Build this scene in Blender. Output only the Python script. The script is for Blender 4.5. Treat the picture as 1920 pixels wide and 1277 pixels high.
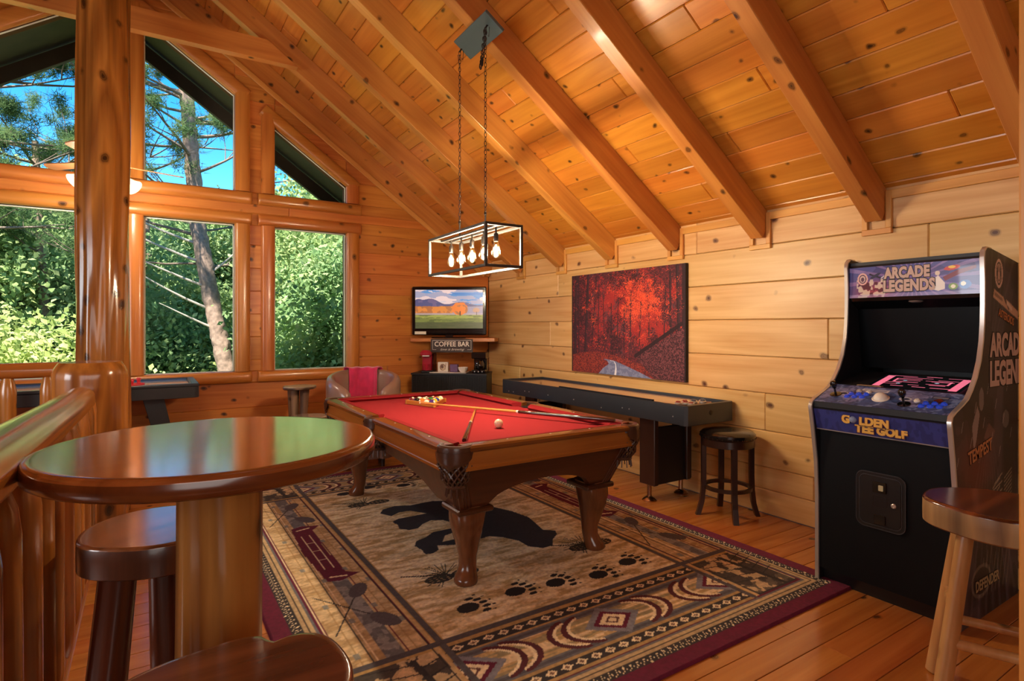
import bpy, math, random
import numpy as np
from mathutils import Vector, Matrix, noise as mnoise
random.seed(7); RNG = np.random.default_rng(7)
for o in list(bpy.data.objects): bpy.data.objects.remove(o)
S = bpy.context.scene
COL = S.collection
PI = math.pi

# ------------------------------------------------------------------ camera, sky, sun, big lights, exposure
cam_d = bpy.data.cameras.new('camera'); cam = bpy.data.objects.new('camera', cam_d); COL.objects.link(cam)
cam.location = (0, 0, 1.4); cam.rotation_euler = (PI/2, 0, math.radians(-32.6))
cam_d.sensor_width = 36; cam_d.lens = 1068/1920*36; cam_d.shift_y = -26.5/1920; cam_d.clip_start = .05
S.camera = cam
S.view_settings.view_transform = 'Standard'; S.view_settings.look = 'None'
S.view_settings.gamma = 1; S.view_settings.use_curve_mapping = False
S.view_settings.exposure = 0.0
S.cycles.max_bounces = 7; S.cycles.glossy_bounces = 3; S.cycles.transmission_bounces = 3; S.cycles.diffuse_bounces = 4
w = bpy.data.worlds.new('sky'); S.world = w; w.use_nodes = True
nt = w.node_tree; nt.nodes.clear()
out = nt.nodes.new('ShaderNodeOutputWorld'); bg = nt.nodes.new('ShaderNodeBackground')
sk = nt.nodes.new('ShaderNodeTexSky'); sk.sky_type = 'NISHITA'; sk.sun_disc = False
sk.sun_elevation = math.radians(48); sk.sun_rotation = math.radians(200); sk.ozone_density = 4.0; sk.air_density = 1.0; sk.dust_density = .2
hs = nt.nodes.new('ShaderNodeHueSaturation'); hs.inputs['Saturation'].default_value = 1.4
nt.links.new(sk.outputs[0], hs.inputs['Color']); nt.links.new(hs.outputs[0], bg.inputs[0])
bg.inputs[1].default_value = 0.40; nt.links.new(bg.outputs[0], out.inputs[0])
sl = bpy.data.lights.new('sun', 'SUN'); so = bpy.data.objects.new('sun', sl); COL.objects.link(so)
sl.energy = 27; sl.angle = math.radians(.6); sl.color = (1, .95, .86)
so.rotation_euler = Vector((-.5, -.5, 1.4)).to_track_quat('Z', 'Y').to_euler()
def area(name, loc, aim, sx, sy, power, col):
    l = bpy.data.lights.new(name, 'AREA'); l.shape = 'RECTANGLE'; l.size = sx; l.size_y = sy; l.energy = power; l.color = col
    o = bpy.data.objects.new(name, l); COL.objects.link(o); o.location = loc
    o.rotation_euler = (Vector(loc)-Vector(aim)).to_track_quat('Z', 'Y').to_euler(); return o
# unseen fill light added behind the camera; the front wall has no opening
area('rear_fill_light', (-.3, -2.35, 1.6), (1.5, 3, .5), 3.2, 2.2, 62, (1, .96, .90))

# added cool fill light, out of view on the left, brightens rug and floor
area('left_fill_light', (-4.3, 2.6, 1.75), (1.5, 2.8, 1.0), 2.6, 1.5, 135, (.93, .97, 1.0))

# ------------------------------------------------------------------ object helpers
def tag(o, label=None, cat=None, group=None, kind=None):
    if label: o['label'] = label
    if cat: o['category'] = cat
    if group: o['group'] = group
    if kind: o['kind'] = kind
    return o
def empty(name, loc=(0,0,0), rz=0, label=None, cat=None, group=None, kind=None, parent=None):
    o = bpy.data.objects.new(name, None); COL.objects.link(o); o.location = loc; o.rotation_euler = (0,0,rz)
    o.empty_display_size = .1; o.parent = parent
    return tag(o, label, cat, group, kind)
def copy_tree(o, parent=None):
    c = o.copy(); COL.objects.link(c); c.parent = parent
    for ch in list(o.children): copy_tree(ch, c)
    return c
class MB:
    def __init__(s): s.v=[]; s.f=[]; s.m=[]
    def add(s, vs, fs, mi=0, mat=None):
        n=len(s.v)
        if mat is not None: vs=[tuple(mat @ Vector(p)) for p in vs]
        s.v+= [tuple(p) for p in vs]; s.f+=[tuple(i+n for i in f) for f in fs]; s.m+=[mi]*len(fs); return s
    def box(s, c, d, b=0, mi=0, mat=None):
        x,y,z=[a/2 for a in d]; c=Vector(c)
        if b<=0:
            vs=[c+Vector((i*x,j*y,k*z)) for i in(-1,1) for j in(-1,1) for k in(-1,1)]
            fs=[(0,1,3,2),(4,6,7,5),(0,4,5,1),(2,3,7,6),(0,2,6,4),(1,5,7,3)]
            return s.add(vs,fs,mi,mat)
        b=min(b,x*.9,y*.9,z*.9); h=(x,y,z); vs=[]; ix={}
        for i in(-1,1):
            for j in(-1,1):
                for k in(-1,1):
                    for a in range(3):
                        sg=(i,j,k); ix[(i,j,k,a)]=len(vs)
                        vs.append(c+Vector([sg[t]*(h[t]-(0 if t==a else b)) for t in range(3)]))
        fs=[]
        def key(a,sa,b_,sb,c_,sc,ax):
            t=[0,0,0]; t[a]=sa; t[b_]=sb; t[c_]=sc; return ix[(t[0],t[1],t[2],ax)]
        for a in range(3):
            b_,c_=(a+1)%3,(a+2)%3
            for sa in(-1,1):
                q=[key(a,sa,b_,p,c_,r,a) for p,r in((-1,-1),(1,-1),(1,1),(-1,1))]
                fs.append(q if sa>0 else q[::-1])
            for sb in(-1,1):
                for sc in(-1,1):
                    q=[key(a,-1,b_,sb,c_,sc,b_),key(a,1,b_,sb,c_,sc,b_),key(a,1,b_,sb,c_,sc,c_),key(a,-1,b_,sb,c_,sc,c_)]
                    fs.append(q[::-1] if sb*sc>0 else q)
        for i in(-1,1):
            for j in(-1,1):
                for k in(-1,1):
                    q=[ix[(i,j,k,0)],ix[(i,j,k,1)],ix[(i,j,k,2)]]; fs.append(q if i*j*k>0 else q[::-1])
        return s.add(vs,fs,mi,mat)
    def lathe(s, prof, n=24, c=(0,0,0), mi=0, mat=None, closed=True):
        vs=[];fs=[]; c=Vector(c)
        for r,z in prof:
            for i in range(n): t=2*PI*i/n; vs.append(c+Vector((r*math.cos(t),r*math.sin(t),z)))
        for j in range(len(prof)-1):
            for i in range(n): a=j*n+i; b=j*n+(i+1)%n; fs.append((a,b,b+n,a+n))
        if closed: fs.append(tuple(range(n))[::-1]); fs.append(tuple((len(prof)-1)*n+i for i in range(n)))
        return s.add(vs,fs,mi,mat)
    def tube(s, pts, rad, n=8, mi=0, closed=False, cap=True, flat=1.0):
        P=[Vector(p) for p in pts]; m=len(P)
        if not hasattr(rad,'__len__'): rad=[rad]*m
        vs=[];fs=[]; up=None
        for i,p in enumerate(P):
            if closed: t=(P[(i+1)%m]-P[i-1])
            else: t=P[min(i+1,m-1)]-P[max(i-1,0)]
            t.normalize()
            if up is None: up=Vector((0,0,1)) if abs(t.z)<.9 else Vector((1,0,0))
            a=up-t*up.dot(t)
            if a.length<1e-4: a=t.orthogonal()
            a.normalize(); up=a; b=t.cross(a)
            for k in range(n):
                q=2*PI*k/n; vs.append(p+(a*math.cos(q)*flat+b*math.sin(q))*rad[i])
        for i in range(m if closed else m-1):
            for k in range(n):
                a=i*n+k; b=i*n+(k+1)%n; c=((i+1)%m)*n+(k+1)%n; d=((i+1)%m)*n+k; fs.append((a,b,c,d))
        if not closed and cap: fs.append(tuple(range(n))[::-1]); fs.append(tuple((m-1)*n+k for k in range(n)))
        return s.add(vs,fs,mi)
    def prism(s, poly, z0, z1, b=0, mi=0, mat=None, mtop=None):
        n=len(poly)
        if b>0:
            pts=[Vector(p) for p in poly]; ins=[]
            area_=sum(pts[i-1].x*pts[i].y-pts[i].x*pts[i-1].y for i in range(n)); sg=1 if area_>0 else -1
            for i in range(n):
                d1=(pts[i]-pts[i-1]).normalized(); d2=(pts[(i+1)%n]-pts[i]).normalized()
                n1=Vector((-d1.y,d1.x))*sg; n2=Vector((-d2.y,d2.x))*sg; q=n1+n2
                q=q/max(.4,q.length_squared/2) if q.length>1e-6 else n1
                ins.append(pts[i]+q*b)
            rings=[(ins,z0),(pts,z0+b),(pts,z1-b),(ins,z1)]
        else: rings=[([Vector(p) for p in poly],z0),([Vector(p) for p in poly],z1)]
        vs=[(p.x,p.y,z) for r,z in rings for p in r]; fs=[]
        for j in range(len(rings)-1):
            for i in range(n): a=j*n+i; q=j*n+(i+1)%n; fs.append((a,q,q+n,a+n))
        s.add(vs,fs+[tuple(range(n))[::-1]],mi,mat)
        k=len(s.v)-n; s.f.append(tuple(k+i for i in range(n))); s.m.append(mi if mtop is None else mtop); return s
    def build(s, name, mats, parent=None, loc=None, rot=None, smooth=True, ang=38, label=None, kind=None, recalc=True):
        me=bpy.data.meshes.new(name); me.from_pydata(s.v,[],s.f)
        if not isinstance(mats,(list,tuple)): mats=[mats]
        for m in mats: me.materials.append(m)
        if len(mats)>1: me.polygons.foreach_set('material_index',s.m)
        if recalc:
            import bmesh
            bm=bmesh.new(); bm.from_mesh(me); bmesh.ops.recalc_face_normals(bm,faces=bm.faces); bm.to_mesh(me); bm.free()
        if smooth:
            me.polygons.foreach_set('use_smooth',[True]*len(me.polygons)); me.set_sharp_from_angle(angle=math.radians(ang))
        me.update()
        o=bpy.data.objects.new(name,me); COL.objects.link(o); o.parent=parent
        if loc is not None: o.location=loc
        if rot is not None: o.rotation_euler=rot
        return tag(o,label=label,kind=kind)
XZ = Matrix(((1,0,0,0),(0,0,-1,0),(0,1,0,0),(0,0,0,1)))     # local (x,y,z) -> (x,-z,y): extrude towards -Y
def quick_mesh(name, V, F, mats, parent=None, loc=None, colours=None, smooth=False, kind=None):
    me=bpy.data.meshes.new(name); V=np.asarray(V,dtype=np.float32); F=np.asarray(F,dtype=np.int32)
    me.vertices.add(len(V)); me.vertices.foreach_set('co',V.ravel())
    k=F.shape[1]; me.loops.add(F.size); me.loops.foreach_set('vertex_index',F.ravel())
    me.polygons.add(len(F)); me.polygons.foreach_set('loop_start',np.arange(len(F),dtype=np.int32)*k)
    me.polygons.foreach_set('loop_total',np.full(len(F),k,dtype=np.int32))
    me.update(calc_edges=True)
    if smooth: me.polygons.foreach_set('use_smooth',np.ones(len(F),dtype=bool))
    if colours is not None:
        a=me.color_attributes.new('col','FLOAT_COLOR','POINT')
        c=np.ones((len(V),4),dtype=np.float32); c[:,:3]=colours; a.data.foreach_set('color',c.ravel())
    me.materials.append(mats)
    o=bpy.data.objects.new(name,me); COL.objects.link(o); o.parent=parent
    if loc is not None: o.location=loc
    if kind: o['kind']=kind
    return o

# ------------------------------------------------------------------ materials
def lin(c):
    if isinstance(c,str): c=[int(c[i:i+2],16)/255 for i in (0,2,4)]
    return tuple(x/12.92 if x<=.04045 else ((x+.055)/1.055)**2.4 for x in c)
def nm(name):
    m=bpy.data.materials.new(name); m.use_nodes=True; return m, m.node_tree, m.node_tree.nodes['Principled BSDF']
def mat(name, col, rough=.5, metal=0, coat=0, noise=0, nscale=30, bump=0, spec=.5, sheen=0):
    m,t,b=nm(name); c=lin(col)
    b.inputs['Base Color'].default_value=(*c,1); b.inputs['Roughness'].default_value=rough; b.inputs['Metallic'].default_value=metal
    b.inputs['Coat Weight'].default_value=coat; b.inputs['Specular IOR Level'].default_value=spec
    b.inputs['Coat Roughness'].default_value=.08; b.inputs['Sheen Weight'].default_value=sheen
    if noise or bump:
        tc=t.nodes.new('ShaderNodeTexCoord'); n=t.nodes.new('ShaderNodeTexNoise'); n.inputs['Scale'].default_value=nscale; n.inputs['Detail'].default_value=5
        t.links.new(tc.outputs['Object'],n.inputs['Vector'])
        if noise:
            mx=t.nodes.new('ShaderNodeMix'); mx.data_type='RGBA'
            mx.inputs['A'].default_value=(*[x*(1-noise) for x in c],1); mx.inputs['B'].default_value=(*[min(1,x*(1+noise)) for x in c],1)
            t.links.new(n.outputs[0],mx.inputs['Factor']); t.links.new(mx.outputs['Result'],b.inputs['Base Color'])
        if bump:
            bp=t.nodes.new('ShaderNodeBump'); bp.inputs['Strength'].default_value=bump; bp.inputs['Distance'].default_value=.004
            t.links.new(n.outputs[0],bp.inputs['Height']); t.links.new(bp.outputs[0],b.inputs['Normal'])
    return m
def wood(name, light, dark, axis='X', rough=.42, knots=1.0, vary=.16, coat=0, contrast=1.0, streak=0, kscale=4.6, bump=.15, knotcol='2c1407', fine=1.0):
    m,t,b=nm(name); N=t.nodes.new; L=t.links.new
    tc=N('ShaderNodeTexCoord'); oi=N('ShaderNodeObjectInfo')
    ml=N('ShaderNodeVectorMath'); ml.operation='MULTIPLY_ADD'; 
    cb=N('ShaderNodeCombineXYZ')
    for i,k in enumerate((37.,91.,53.)):
        q=N('ShaderNodeMath'); q.operation='MULTIPLY'; q.inputs[1].default_value=k; L(oi.outputs['Random'],q.inputs[0]); L(q.outputs[0],cb.inputs[i])
    ad=N('ShaderNodeVectorMath'); ad.operation='ADD'; L(tc.outputs['Object'],ad.inputs[0]); L(cb.outputs[0],ad.inputs[1])
    def scaled(al,ac):
        v=N('ShaderNodeVectorMath'); v.operation='MULTIPLY'; s=[ac]*3; s['XYZ'.index(axis)]=al; v.inputs[1].default_value=s; L(ad.outputs[0],v.inputs[0]); return v.outputs[0]
    def nz(vec,sc,det,dis=0):
        n=N('ShaderNodeTexNoise'); n.inputs['Scale'].default_value=sc; n.inputs['Detail'].default_value=det; n.inputs['Distortion'].default_value=dis; L(vec,n.inputs['Vector']); return n.outputs[0]
    def mth(op,a,v=None,b_=None,clamp=False):
        q=N('ShaderNodeMath'); q.operation=op; q.use_clamp=clamp; L(a,q.inputs[0])
        if b_ is not None: L(b_,q.inputs[1])
        elif v is not None: q.inputs[1].default_value=v
        return q.outputs[0]
    big=nz(scaled(.35,3.2),1,2,.3)
    ring=mth('PINGPONG',mth('MULTIPLY',big,13.),1.)
    fine_=nz(scaled(1.6,42.*fine),1,6)
    mixv=mth('ADD',mth('MULTIPLY',ring,.38),None,mth('MULTIPLY',fine_,.75))
    rp=N('ShaderNodeMapRange'); rp.inputs['From Min'].default_value=.5-.35/contrast; rp.inputs['From Max'].default_value=.5+.45/contrast; L(mixv,rp.inputs[0])
    mx=N('ShaderNodeMix'); mx.data_type='RGBA'; mx.inputs['A'].default_value=(*lin(light),1); mx.inputs['B'].default_value=(*lin(dark),1); L(rp.outputs[0],mx.inputs['Factor'])
    col=mx.outputs['Result']
    if streak:
        st=nz(scaled(.5,7.),1,3,.5); r2=N('ShaderNodeMapRange'); r2.inputs['From Min'].default_value=.5; r2.inputs['From Max'].default_value=.68; r2.inputs['To Max'].default_value=streak; L(st,r2.inputs[0])
        m2=N('ShaderNodeMix'); m2.data_type='RGBA'; L(r2.outputs[0],m2.inputs['Factor']); L(col,m2.inputs['A']); m2.inputs['B'].default_value=(*[x*.35 for x in lin(dark)],1); col=m2.outputs['Result']
    if knots>0:
        wv=N('ShaderNodeTexNoise'); wv.inputs['Scale'].default_value=9; L(ad.outputs[0],wv.inputs['Vector'])
        wm=N('ShaderNodeVectorMath'); wm.operation='SCALE'; wm.inputs['Scale'].default_value=.05; L(wv.outputs['Color'],wm.inputs[0])
        wa=N('ShaderNodeVectorMath'); wa.operation='ADD'; L(scaled(.85,1.1),wa.inputs[0]); L(wm.outputs[0],wa.inputs[1])
        vo=N('ShaderNodeTexVoronoi'); vo.inputs['Scale'].default_value=kscale; L(wa.outputs[0],vo.inputs['Vector'])
        cr=N('ShaderNodeValToRGB'); e=cr.color_ramp.elements; e[0].position=0; e[0].color=(1,1,1,1); e[1].position=.155*knots; e[1].color=(0,0,0,1)
        for p,v in((.055*knots,.95),(.075*knots,.62),(.09*knots,.8),(.115*knots,.3)): q=e.new(p); q.color=(v,v,v,1)
        L(vo.outputs['Distance'],cr.inputs[0])
        m3=N('ShaderNodeMix'); m3.data_type='RGBA'; L(cr.outputs[0],m3.inputs['Factor']); L(col,m3.inputs['A']); m3.inputs['B'].default_value=(*lin(knotcol),1); col=m3.outputs['Result']
    h=N('ShaderNodeHueSaturation'); L(col,h.inputs['Color'])
    rr=N('ShaderNodeMapRange'); rr.inputs['To Min'].default_value=1-vary; rr.inputs['To Max'].default_value=1+vary; L(oi.outputs['Random'],rr.inputs[0]); L(rr.outputs[0],h.inputs['Value'])
    r3=N('ShaderNodeMapRange'); r3.inputs['To Min'].default_value=.492; r3.inputs['To Max'].default_value=.506
    L(mth('FRACT',mth('MULTIPLY',oi.outputs['Random'],17.3)),r3.inputs[0]); L(r3.outputs[0],h.inputs['Hue'])
    L(h.outputs[0],b.inputs['Base Color'])
    b.inputs['Roughness'].default_value=rough; b.inputs['Coat Weight'].default_value=coat; b.inputs['Coat Roughness'].default_value=.12
    if bump:
        bp=N('ShaderNodeBump'); bp.inputs['Strength'].default_value=bump; bp.inputs['Distance'].default_value=.003; L(fine_,bp.inputs['Height']); L(bp.outputs[0],b.inputs['Normal'])
    return m
def vcol(name, rough=.8, emit=0, bump=0, coat=0):
    m,t,b=nm(name); a=t.nodes.new('ShaderNodeVertexColor'); a.layer_name='col'
    t.links.new(a.outputs['Color'],b.inputs['Base Color']); b.inputs['Roughness'].default_value=rough; b.inputs['Coat Weight'].default_value=coat
    if emit:
        t.links.new(a.outputs['Color'],b.inputs['Emission Color']); b.inputs['Emission Strength'].default_value=emit
    if bump:
        tc=t.nodes.new('ShaderNodeTexCoord'); n=t.nodes.new('ShaderNodeTexNoise'); n.inputs['Scale'].default_value=220; t.links.new(tc.outputs['Object'],n.inputs['Vector'])
        bp=t.nodes.new('ShaderNodeBump'); bp.inputs['Strength'].default_value=bump; bp.inputs['Distance'].default_value=.004
        t.links.new(n.outputs[0],bp.inputs['Height']); t.links.new(bp.outputs[0],b.inputs['Normal'])
    return m
def emitm(name, col, s):
    m,t,b=nm(name); b.inputs['Base Color'].default_value=(*lin(col),1); b.inputs['Emission Color'].default_value=(*lin(col),1); b.inputs['Emission Strength'].default_value=s; return m
def glassm(name, tint=(1,1,1), refl=.08, rough=.0, emit=None):
    m=bpy.data.materials.new(name); m.use_nodes=True; t=m.node_tree; t.nodes.clear(); N=t.nodes.new
    o=N('ShaderNodeOutputMaterial'); tr=N('ShaderNodeBsdfTransparent'); tr.inputs[0].default_value=(*tint,1)
    gl=N('ShaderNodeBsdfGlossy'); gl.inputs['Roughness'].default_value=rough; lw=N('ShaderNodeLayerWeight'); lw.inputs[0].default_value=refl
    mx=N('ShaderNodeMixShader'); t.links.new(lw.outputs['Facing' if emit else 'Fresnel'],mx.inputs[0]); t.links.new(tr.outputs[0],mx.inputs[1]); t.links.new(gl.outputs[0],mx.inputs[2])
    last=mx.outputs[0]
    if emit:
        em=N('ShaderNodeEmission'); em.inputs[0].default_value=(*lin(emit[0]),1); mm=N('ShaderNodeMath'); mm.operation='MULTIPLY'; t.links.new(lw.outputs['Facing'],mm.inputs[0]); mm.inputs[1].default_value=emit[1]
        t.links.new(mm.outputs[0],em.inputs[1]); ad=N('ShaderNodeAddShader'); t.links.new(last,ad.inputs[0]); t.links.new(em.outputs[0],ad.inputs[1]); last=ad.outputs[0]
    t.links.new(last,o.inputs[0]); return m

W_CEIL = wood('ceiling pine','d68e36','b86e20','X',rough=.30,vary=.14,coat=.2,kscale=7.2,knots=1.2)
W_RAFT = wood('rafter pine','d59445','b57030','X',rough=.36,vary=.1,knots=1.1,kscale=5.4,coat=.1)
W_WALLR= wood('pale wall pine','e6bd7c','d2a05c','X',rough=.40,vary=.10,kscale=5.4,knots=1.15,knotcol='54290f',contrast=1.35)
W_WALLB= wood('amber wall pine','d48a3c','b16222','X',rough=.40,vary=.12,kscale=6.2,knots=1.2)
W_CASX = wood('casing pine','d28a40','b06626','X',rough=.30,vary=.08,kscale=3.6,coat=.2)
W_CASZ = wood('upright casing pine','d2883e','ad6224','Z',rough=.30,vary=.08,kscale=3.6,coat=.2)
W_TRIM = wood('pale trim','dba254','c48638','X',rough=.4,knots=.5)
W_TRIMZ= wood('pale upright trim','dba254','c48638','Z',rough=.4,knots=.5)
W_FLOOR= wood('floor pine','c87e38','a25822','X',rough=.26,vary=.13,coat=.35,kscale=4.4,bump=.08)
W_LOG  = wood('varnished log','bf7834','80461a','Z',rough=.24,vary=.06,coat=.5,contrast=1.3,streak=.85,knots=1.4,kscale=5.0,fine=.6)
W_LOGY = wood('varnished rail log','c47a34','8f4c17','Y',rough=.16,vary=.05,coat=.7,contrast=1.2,streak=.5,knots=1.,kscale=3.4,fine=.6)
W_LOGX = wood('varnished cross log','c47a34','8f4c17','X',rough=.22,vary=.05,coat=.5,contrast=1.2,streak=.3,knots=1.,kscale=3.4,fine=.6)
W_TABLE= wood('red brown table top','a4562a','74351a','X',rough=.13,vary=.03,coat=.9,contrast=1.2,streak=.35,knots=.5,kscale=4,bump=.05)
W_EDGE = wood('dark table edge','6e3418','431b0c','X',rough=.22,vary=.03,coat=.5,knots=0,bump=.05)
W_SLAB = wood('stool slab','a05c36','592c17','X',rough=.2,vary=.05,coat=.6,contrast=1.4,streak=.6,knots=.7,kscale=5,fine=.4,bump=.1)
W_SLABE= wood('stool slab edge','5c2f1b','38190d','Z',rough=.32,coat=.3,knots=0,vary=.05)
W_DLEG = wood('dark stool leg','6b3820','3a1a0d','Z',rough=.3,coat=.3,streak=.6,vary=.06)
W_PED  = wood('pedestal log','b87a3c','804a1c','Z',rough=.3,coat=.3,streak=.8,contrast=1.3,knots=1.9,kscale=6,fine=.5,vary=.04)
W_BARK = wood('live edge','b08a58','6e5238','Z',rough=.45,streak=.5,contrast=1.5,knots=.6,vary=.03,fine=.5)
W_STICK= wood('peeled stick','d2a468','a87640','Z',rough=.35,coat=.2,streak=.35,knots=1.1,kscale=6,vary=.06)
W_POOL = wood('pool table walnut','8a4f22','5f3010','X',rough=.22,coat=.5,knots=0,vary=.02,bump=.04)
W_POOLY= wood('pool table walnut long','8a4f22','5f3010','Y',rough=.2,coat=.6,knots=0,vary=.02,bump=.04)
W_APRON= wood('pool table honey rail','b5722e','90531c','X',rough=.25,coat=.4,knots=0,vary=.02,bump=.04)
W_APRY = wood('pool table honey side rail','b5722e','90531c','Y',rough=.22,coat=.5,knots=0,vary=.02,bump=.04)
W_PBODY= wood('pool table dark body','5b3017','3e1e0d','X',rough=.32,coat=.3,knots=0,vary=.02,bump=.04)
W_PLEG = wood('pool table leg walnut','7d4a2a','562e17','Z',rough=.22,coat=.5,knots=0,vary=.02,bump=.04)
W_BOARD= wood('shuffleboard maple','d6a488','bf8a6c','Y',rough=.12,coat=.8,knots=0,vary=.02,bump=0)
W_ESP  = wood('espresso wood','40261b','2a1710','Z',rough=.3,coat=.3,knots=0,vary=.03,bump=.04)
W_STUMP= wood('driftwood','8a6548','4c3322','Z',rough=.5,streak=.8,contrast=1.5,knots=1.,vary=.04,fine=.5)
W_STUMPT=wood('pale driftwood top','a98e78','7c6350','X',rough=.25,coat=.4,knots=.4,vary=.04)
W_CUE  = wood('cue maple','d79a52','bd7c38','X',rough=.2,coat=.5,knots=0,vary=.03,bump=0)
W_BARKO= mat('pine bark','826b5c',.9,noise=.75,nscale=16,bump=1.0)
M_DARKGAP = mat('shadowed backing boards','5a3213',.9)
M_BLACK = mat('satin black','17171a',.45,noise=.1); M_GLOSSB=mat('gloss black','0c0c0e',.12,coat=.5)
M_LEATH = mat('black leather','141212',.22,coat=.35,bump=.1,nscale=60)
M_BROWNL= mat('brown pocket leather','4a2d1e',.32,coat=.3,bump=.25,nscale=50)
M_CHROME= mat('chrome moulding','d6d0c8',.28,metal=.75); M_BRASS=mat('warm steel','b99a7c',.2,metal=1)
M_IRON = mat('dark bronze iron','3c342f',.4,metal=.7); M_FRAMEM=mat('brushed pewter frame','403d39',.5,metal=.3)
M_PLATE= mat('blue grey canopy plate','5d6e72',.45,metal=.4)
M_FELT = mat('red felt','92272b',.95,noise=.05,nscale=300,spec=.1); M_FELTD=mat('red cushion cloth','861e22',.9,spec=.1)
M_WHITE= mat('ivory white','efe6d8',.2,coat=.4); M_CUEB=mat('cue ball','ecc9a6',.08,coat=1)

# ------------------------------------------------------------------ raster for flat prints (colour attribute)
class Ras:
    def __init__(s,W,H,nx,ny,bg):
        s.W,s.H,s.nx,s.ny=W,H,nx,ny; s.a=np.zeros((ny,nx,3)); s.a[:]=s.c(bg)
        s.X,s.Y=np.meshgrid(np.linspace(0,W,nx),np.linspace(0,H,ny))
    def c(s,c): return np.array([int(c[i:i+2],16)/255 for i in(0,2,4)]) if isinstance(c,str) else np.array(c)
    def put(s,mask,c,al=1.0):
        c=s.c(c); 
        if np.isscalar(al): al=np.full(mask.shape,al)
        k=(mask*al)[...,None]; s.a=s.a*(1-k)+c*k
    def rect(s,x0,y0,x1,y1,c,al=1.): s.put(((s.X>=x0)&(s.X<=x1)&(s.Y>=y0)&(s.Y<=y1)).astype(float),c,al)
    def polym(s,P):
        m=np.zeros(s.X.shape,bool); n=len(P)
        for i in range(n):
            x1,y1=P[i-1]; x2,y2=P[i]
            if y1==y2: continue
            m^=((y1>s.Y)!=(y2>s.Y))&(s.X<(x2-x1)*(s.Y-y1)/(y2-y1)+x1)
        return m.astype(float)
    def poly(s,P,c,al=1.): s.put(s.polym(P),c,al)
    def ell(s,x,y,rx,ry,c,al=1.,rot=0):
        cx,sx=math.cos(rot),math.sin(rot); u=(s.X-x)*cx+(s.Y-y)*sx; v=-(s.X-x)*sx+(s.Y-y)*cx
        s.put(((u/rx)**2+(v/ry)**2<=1).astype(float),c,al)
    def line(s,x1,y1,x2,y2,w,c,al=1.):
        d=np.array([x2-x1,y2-y1]); L=d@d+1e-12; t=np.clip(((s.X-x1)*d[0]+(s.Y-y1)*d[1])/L,0,1)
        s.put((np.hypot(s.X-x1-t*d[0],s.Y-y1-t*d[1])<=w/2).astype(float),c,al)
    def noise(s,sx,sy,oct=3,seed=0):
        r=np.random.default_rng(seed); o=np.zeros(s.X.shape); amp=1;tot=0
        for k in range(oct):
            gx=int(s.W/sx*2**k)+3; gy=int(s.H/sy*2**k)+3; g=r.random((gy,gx))
            u=s.X/s.W*(gx-2.001); v=s.Y/s.H*(gy-2.001); i=u.astype(int); j=v.astype(int); fu=u-i; fv=v-j
            fu=fu*fu*(3-2*fu); fv=fv*fv*(3-2*fv)
            o+=amp*(g[j,i]*(1-fu)*(1-fv)+g[j,i+1]*fu*(1-fv)+g[j+1,i]*(1-fu)*fv+g[j+1,i+1]*fu*fv); tot+=amp; amp*=.55
        return o/tot
    def lin(s):
        a=np.clip(s.a,0,1); return np.where(a<=.04045,a/12.92,((a+.055)/1.055)**2.4).reshape(-1,3)
def ras_mesh(name,r,o,ux,uy,mat_,parent=None,edge=None,kind=None):
    """grid of the raster at origin o with unit axes ux, uy; edge = thickness vector for the border ring"""
    o,ux,uy=np.array(o,float),np.array(ux,float),np.array(uy,float)
    V=o+r.X[...,None]*ux+r.Y[...,None]*uy
    if edge is not None:
        e=np.array(edge,float); b=np.zeros(r.X.shape,bool); b[0,:]=b[-1,:]=True; b[:,0]=b[:,-1]=True; V[b]+=e
    V=V.reshape(-1,3); idx=np.arange(r.nx*r.ny).reshape(r.ny,r.nx)
    F=np.stack([idx[:-1,:-1],idx[:-1,1:],idx[1:,1:],idx[1:,:-1]],-1).reshape(-1,4)
    return quick_mesh(name,V,F,mat_,parent,colours=r.lin(),kind=kind)
def text(name, body, size, mat_, parent, loc, rot, ext=.0005, bold=0, align='CENTER', sx=1.0, spacing=1.0, shear=0):
    cu=bpy.data.curves.new(name,'FONT'); cu.body=body; cu.size=size; cu.extrude=ext; cu.offset=bold; cu.align_x=align; cu.align_y='CENTER'; cu.space_character=spacing; cu.shear=shear; cu.resolution_u=3
    cu.materials.append(mat_); t_=bpy.data.objects.new(name,cu); COL.objects.link(t_)
    me=bpy.data.meshes.new_from_object(t_,depsgraph=bpy.context.evaluated_depsgraph_get()); bpy.data.objects.remove(t_); bpy.data.curves.remove(cu)
    if not me.materials: me.materials.append(mat_)
    o=bpy.data.objects.new(name,me); COL.objects.link(o); o.parent=parent; o.location=loc; o.rotation_euler=rot; o.scale=(sx,1,1); return o

# ------------------------------------------------------------------ the room shell
XW, YW = 3.89, 6.67                  # right wall face, window wall face
XR, ZE, SL = -.27, 2.26, .70         # ridge line, eave height, roof slope
def zc(x): return ZE+SL*(XW-x) if x>=XR else ZE+SL*(XW-XR)-SL*(XR-x)
ZRIDGE = zc(XR); XL = 2*XR-XW; YF = -2.6
def struct(o): o['kind']='structure'; return o
_pc={}
def plank(name, parent, c, L, Wd, T, m, rot=(0,0,0), b=.005):
    L=round(L,3); key=(L,round(Wd,3),T,m.name,b)
    if key not in _pc:
        me=MB().box((0,0,0),(L,Wd,T),b).build(name,m,parent,smooth=False); _pc[key]=me.data; me.location=c; me.rotation_euler=rot; return me
    o=bpy.data.objects.new(name,_pc[key]); COL.objects.link(o); o.parent=parent; o.location=c; o.rotation_euler=rot; return o

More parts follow.
